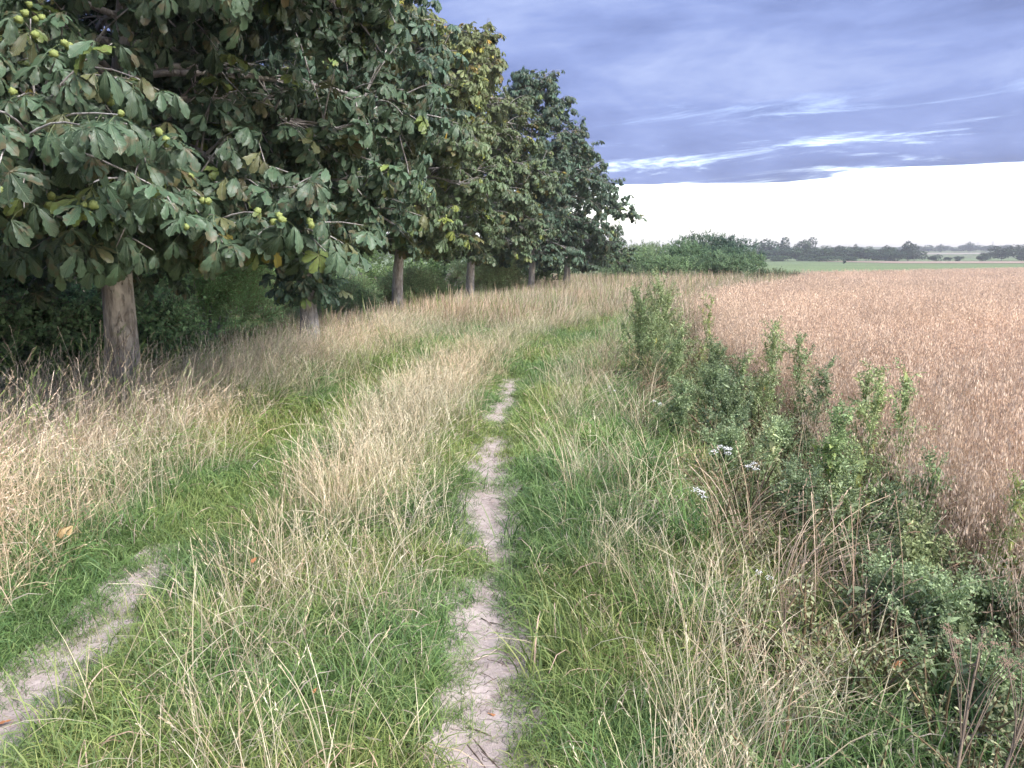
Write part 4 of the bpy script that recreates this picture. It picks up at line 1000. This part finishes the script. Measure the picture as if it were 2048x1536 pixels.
LW = [('low dark leafy weed under the slim stems', 1.62, 5.7, .62, .24, (.7, .8, .75)), ('low weed left of the dark leafy one', 1.35, 6.3, .45, .2, (.95, 1.05, .9)), ('bushy low weed behind the white flowers', 1.38, 4.9, .42, .22, (1.1, 1.2, 1.1)),
      ('low grey green weed at the foot of the leaning stem', 1.60, 4.05, .36, .2, (1.0, 1.05, 1.05)), ('small mint like weed near the bottom right corner', 1.62, 2.75, .32, .2, (1.1, 1.2, 1.1)),
      ('low weed beside the rust coloured dead leaves', 1.50, 2.95, .30, .18, (.95, 1.05, .95)), ('dark weed at the foot of the upright stem', 1.92, 3.6, .34, .2, (.75, .85, .8)), ('green weed at the far clump foot', 1.75, 8.2, .55, .26, (.9, .95, .8)),
      ('weed mass right of the far clump foot', 2.05, 7.7, .6, .24, (.8, .9, .75)), ('low weed under the yellow leaved one', 1.88, 2.8, .30, .2, (.85, .95, .9)), ('weed nearest the camera in the bottom right corner', 1.55, 2.3, .26, .2, (1.1, 1.2, 1.05)),
      ('dark low weed between the oats and the dead leaves', 1.75, 3.2, .28, .2, (.7, .8, .75)), ('low green weed before the dark branched stems', 1.75, 5.0, .42, .22, (1.0, 1.1, .95)), ('leafy weed half way to the far clump', 1.75, 6.9, .5, .22, (.85, .95, .8))]
for i, (lab, x, y, h, sp_, t_) in enumerate(LW):
    weed(lab, x, y, h, (.05, .0), sp_, 26, t_, 600 + i, group='low weeds at the field edge', nind=22, name='low_weed', density=1.7)

src_cover = source('weed cover', [twig_mesh(340 + i, 150, .26, .0085, .019, WG, M_WEED) for i in range(5)])
spread('weed_ground_cover', [(1.5, 5, 75, off(field_edge, -.85), off(field_edge, .6), 1.0), (5, 12, 48, off(field_edge, -.9), off(field_edge, .5), 1.25), (12, 18, 20, off(field_edge, -.7), off(field_edge, .3), 1.3)],
       lambda x, y: smooth(x - field_edge(y), -.85, -.3) * smooth(fnoise(x + 5, y, 1.8), .28, .5), src_cover, 5, lambda x, y: .5 + 1.1 * fnoise(x, y, 1.4), lambda x, y: T(1.45, 1.3, 1.15) * (.5 + 1.1 * fnoise(x + 7, y, 2.0)[:, None]), 94, kindlabel='low leafy weeds covering the ground at the field edge')
# dry straw clumps
def dry_clump(label, x, y, L_, n, wind, seed, tint=(1, 1, 1)):
    m = blade_set(seed, 'dry_grass_clump', n, L_, .45, .0038, .15, .48, .85, wind, STRAW[[0, 2, 3, 4]] * T(.95, .9, .88), M_STRAW, 6, .05, .3)
    o = bpy.data.objects.new('dry_grass_clump', m); COL.objects.link(o); o.location = (x, y, float(ground_z(x, y))); o['tint'] = list(map(float, tint))
    tag(o, label, 'dry grass', 'bleached straw clumps on the right verge'); return o
dry_clump('bleached straw clump leaning right, below the white flowers', 1.30, 3.25, .52, 90, (1.1, .7), 701, (1.15, 1.1, 1.05))
dry_clump('brownish straw clump leaning right, nearest the dead leaves', 1.45, 2.85, .50, 90, (1.0, .6), 702, (1.0, .92, .88))
dry_clump('greyish straw clump beside the tall far weeds', 1.16, 9.3, .62, 110, (.9, .2), 703, (.85, .78, .75))
dry_clump('brown straw clump at the foot of the far weeds', 1.30, 7.6, .5, 90, (1.2, -.4), 704, (.85, .75, .68))
dry_clump('pale straw clump on the verge past the sedge', .95, 8.6, .42, 80, (.4, -.2), 705, (1.1, 1.05, 1.0))
dry_clump('straw clump under the white flowers', 1.18, 3.85, .45, 90, (.5, .1), 706, (1.05, 1.0, .95))
def green_clump(label, x, y, L_, n, seed, tint):
    m = blade_set(seed, 'sedge_clump', n, L_, .35, .0065, .12, .5, 1.5, (.2, -.2), GREEN, M_GRASS, 6)
    o = bpy.data.objects.new('sedge_clump', m); COL.objects.link(o); o.location = (x, y, float(ground_z(x, y))); o['tint'] = list(map(float, tint)); tag(o, label, 'grass clump', 'dark sedge clumps on the right verge'); return o
green_clump('large dark green sedge clump on the right verge', .86, 4.9, .52, 170, 711, (.8, .95, .9))
green_clump('smaller sedge clump behind the large one', .72, 5.8, .40, 120, 712, (.95, 1.05, .9))
green_clump('sedge clump closer to the camera, below the large one', .95, 3.9, .40, 110, 713, (.85, 1.0, .9))

# yarrow with white heads
def umbel(mb, p, r_, rng, col, n=22, dome=.35):
    for i in range(n):
        a = i * 2.4; rr_ = r_ * math.sqrt((i + .5) / n) * rng.uniform(.6, 1.25); q = p + np.array([math.cos(a) * rr_, math.sin(a) * rr_, -dome * rr_ * rr_ / r_ + rng.normal(0, .004)])
        th = np.linspace(0, 2 * np.pi, 6)[:-1]; s = r_ * rng.uniform(.10, .19); V = [q + [0, 0, .003]] + [q + np.array([math.cos(t), math.sin(t), rng.normal(0, .1)]) * s for t in th]
        mb.add(np.array(V), [(0, k + 1, (k + 1) % 5 + 1) for k in range(5)], col * rng.uniform(.85, 1.1))
def yarrow(label, x, y, h, heads, seed, dead=False, sp_=.06, rad=.022, lean=(0, 0)):
    rng = np.random.default_rng(seed); root = empty('dried_yarrow' if dead else 'yarrow', (x, y, float(ground_z(x, y)))); tag(root, label, 'wildflower', 'dried brown yarrow' if dead else 'white flowering yarrow')
    S = wander([0, 0, -.02], [lean[0], lean[1], 1], h, 5, rng, 0, .05); st = MB(); sc_ = T(.24, .19, .14) if dead else T(.20, .26, .11)
    st.tube(S, np.linspace(.0045, .003, 6), 6, sc_, cap=False); st.build('stem', M_WEEDSTEM, root)['tint'] = [1.0, 1.0, 1.0]
    for k in range(heads):
        a = k * 2.4; e = S[-1] + np.array([math.cos(a), math.sin(a), 0]) * sp_ * (.3 + .7 * rng.random()) * (k > 0) + [0, 0, .05 * rng.random()]
        b = MB(); b.tube(np.array([S[-2] + (S[-1] - S[-2]) * rng.uniform(-1.5, 1), (S[-2] + e) / 2 + [0, 0, -.01], e]), [.0018, .0013, .001], 5, sc_, cap=False)
        umbel(b, e, rad * rng.uniform(.8, 1.2), rng, T(.27, .19, .13) if dead else T(.80, .80, .78)); b.build('flower_head', M_WEEDSTEM, root)['tint'] = [1.0, 1.0, 1.0]
yarrow('white yarrow with the largest cluster of heads beside the pale spiky weed', 1.20, 4.25, .46, 5, 801, sp_=.08)
yarrow('white yarrow just right of the largest cluster', 1.36, 4.2, .40, 3, 802)
yarrow('white yarrow left of and below the largest cluster', 1.00, 3.85, .36, 3, 803)
yarrow('small white yarrow lower on the verge among straw', 1.08, 3.1, .24, 2, 804, rad=.016)
yarrow('small white yarrow far along the verge', 1.22, 6.2, .35, 2, 805, rad=.018)
yarrow('tiny white yarrow on the verge beside the far straw', .95, 7.1, .3, 2, 806, rad=.016)
yarrow('dried brown yarrow leaning in at the bottom right corner, longest stem', 1.02, 1.62, .66, 16, 811, True, .12, .012, (.36, .40))
yarrow('second dried yarrow at the right edge, heads cut by the frame', 1.12, 1.66, .60, 12, 812, True, .10, .012, (.42, .30))
yarrow('small dried yarrow in the middle of the right verge', 1.05, 2.75, .30, 8, 813, True, .05, .009)

# fallen leaves
def fallen(label, x, y, z, rot, s, mat, nlf=5, dr=.25, name='fallen_leaf', grp='fallen leaves on the track'):
    me = leaf_mesh(900 + int(abs(x * 50)), dr, nlf); me.materials.clear(); me.materials.append(mat)
    o = bpy.data.objects.new(name, me); COL.objects.link(o); o.location = (x, y, float(ground_z(x, y)) + z); o.rotation_euler = rot; o.scale = (s, s, s); o['tint'] = [1.0, 1.0, 1.0]
    tag(o, label, 'leaf', grp); return o
fallen('curled tan chestnut leaf caught upright in the grass at the left', -2.18, 3.70, .20, (.9, .2, 2.1), .42, M_TANLEAF, 5, 1.2)
fallen('orange brown leaf lying on the centre strip grass', -1.17, 3.45, .17, (.1, .1, 1.2), .38, M_DEAD, 1, .2)
fallen('red brown leaf in the left rut at the frame edge', -1.74, 2.42, .03, (0, .1, .3), .36, M_DEAD, 1, .2)
fallen('small orange leaf lying on the bare earth of the right rut', -.07, 2.53, .022, (0, .05, 2.6), .26, M_DEAD, 1, .3)
fallen('rust coloured dead leaf at the foot of the bottom right weeds', 1.44, 2.55, .10, (.7, .3, .4), .45, M_DEAD, 1, .6)
fallen('second rust coloured dead leaf beside the first, under the dried yarrow', 1.36, 2.48, .05, (.2, .3, 2.4), .4, M_DEAD, 1, .5)
fallen('orange leaf fragment in the grass near the bottom left of the centre strip', -.66, 2.45, .08, (.2, .3, 1.0), .22, M_DEAD, 1, .3)
bl = MB()
V = []; r_ = .055
th = np.linspace(0, 2 * np.pi, 14, endpoint=False)
bl.add(np.array([[0, 0, .006]] + [[math.cos(t) * r_ * (1.15 - .25 * math.cos(t)), math.sin(t) * r_, .004 * math.cos(3 * t)] for t in th]), [(0, k + 1, (k + 1) % 14 + 1) for k in range(14)], T(.14, .24, .08))
o = bl.build('broad_leaf', M_WEED); o.location = (1.60, 2.42, .22); o.rotation_euler = (.35, -.3, .5); o['tint'] = [1.0, 1.0, 1.0]; tag(o, 'broad round green leaf near the bottom right corner', 'leaf')

# twigs and straws on the bare earth
trng = np.random.default_rng(77)
def stick(name, label, cat, P, r_, mat, group):
    mb = MB(); mb.tube(np.array(P), np.linspace(r_, r_ * .6, len(P)), 5, (1, 1, 1)); o = mb.build(name, mat); tag(o, label, cat, group); return o
def on_dirt(px, py): return np.array([px, py, float(ground_z(px, py)) + .016])
stick('straw_stalk', 'long pale straw stalk lying across the right rut', 'straw', [on_dirt(-.17, 2.86) , on_dirt(-.10, 2.90) + [0, 0, .006], on_dirt(-.02, 3.0) + [0, 0, .01]], .0028, M_PALE, 'straws on the earth')
dark = [(-.10, 2.88, -.02, 2.83), (-.12, 2.78, -.06, 2.72), (-.05, 2.75, -.11, 2.69), (-.15, 2.33, -.08, 2.21), (-.13, 2.36, -.06, 2.24), (-.16, 2.42, -.07, 2.38), (-.10, 2.3, -.03, 2.2), (-.14, 3.26, -.09, 3.19), (-.10, 3.22, -.03, 3.17)]
for i, (a, b, c_, d) in enumerate(dark):
    stick('twig', 'short dark twig lying on the bare earth of the right rut', 'twig', [on_dirt(a, b), on_dirt((a + c_) / 2, (b + d) / 2) + [0, .004, .003], on_dirt(c_, d)], .0026, M_TWIG, 'short dark twigs on the right rut')
# loose straw bits on earth and grass edges: nobody could count them
def bits(seed, n):
    r = np.random.default_rng(seed); mb = MB()
    for i in range(n):
        a = r.uniform(0, np.pi); l = r.uniform(.012, .06); p = np.array([r.normal(0, .06), r.normal(0, .06), r.uniform(.002, .008)]); d = np.array([math.cos(a), math.sin(a), r.normal(0, .05)])
        c = (STRAW[r.integers(5)] * .9) if r.random() < .55 else T(.17, .13, .10); mb.ribbon([p, p + d * l * .5, p + d * l], [.0016, .0020, .0014], [[-math.sin(a), math.cos(a), 0]] * 3, c)
    return mb.mesh('litter', M_STRAW)
src_bits = source('litter', [bits(i, 10) for i in range(5)])
spread('straw_litter', [(1.3, 6, 80, off(zone_c, -1.2), off(zone_c, 1.2), 1.0), (6, 10, 50, off(zone_c, .6), off(zone_c, 1.1), 1.0)], lambda x, y: (dirt_dist(x, y) < .05) * 1.0, src_bits, 5, lambda x, y: 1 + 0 * x, lambda x, y: np.ones((len(x), 3)), 91, lift=.010, pitch=.02, kindlabel='bits of straw and stem scattered over the bare earth')
src_peb = None
def pebble(seed):
    import bmesh
    bm = bmesh.new(); bmesh.ops.create_icosphere(bm, subdivisions=1, radius=.006); r = random.Random(seed)
    for v in bm.verts: v.co *= r.uniform(.7, 1.2)
    me = bpy.data.meshes.new('pebble'); bm.to_mesh(me); bm.free(); me.materials.append(M_DIRT); return me
src_peb = source('pebbles', [pebble(i) for i in range(4)])
spread('pebbles', [(1.3, 8, 160, off(zone_c, -1.2), off(zone_c, 1.2), 1.0)], lambda x, y: (dirt_dist(x, y) < .03) * 1.0, src_peb, 4, lambda x, y: .5 + .6 * vnoise(x, y, 9), lambda x, y: np.ones((len(x), 3)), 92, lift=.008, kindlabel='small crumbs of earth on the bare ruts')
# sparse thin blades creeping over the edge of the bare earth
spread('creeping_grass', [(1.3, 9.6, 260, off(zone_c, -1.3), off(zone_c, 1.3), 1.0)], lambda x, y: ((dirt_dist(x, y) < .03) & (dirt_dist(x, y) > -.05)) * .22 * (fnoise(x, y, 5) > .5), src_short, 6, lambda x, y: .42 + 0 * x, tint_green, 93, kindlabel='sparse grass creeping over the edges of the bare earth')

# ------------------------------------------------------------------ haze
HAZE_DENSITY = 0.0006
def box(name, x0, x1, y0, y1, z0, z1, mat):
    V = [(x, y, z) for z in (z0, z1) for y in (y0, y1) for x in (x0, x1)]
    F = [(0, 2, 3, 1), (4, 5, 7, 6), (0, 1, 5, 4), (2, 6, 7, 3), (0, 4, 6, 2), (1, 3, 7, 5)]
    me = bpy.data.meshes.new(name); me.from_pydata(V, [], F); me.materials.append(mat); o = bpy.data.objects.new(name, me); COL.objects.link(o); return o
if HAZE_DENSITY:
    m, t, out = new_mat('haze'); v = t.nodes.new('ShaderNodeVolumePrincipled'); v.inputs['Density'].default_value = HAZE_DENSITY; v.inputs['Color'].default_value = (.90, .93, 1.0, 1); v.inputs['Anisotropy'].default_value = .2
    t.links.new(v.outputs[0], out.inputs['Volume'])
    o = box('haze', -1650, 1650, -70, 1750, -8.0, 42.0, m); tag(o, kind='stuff')
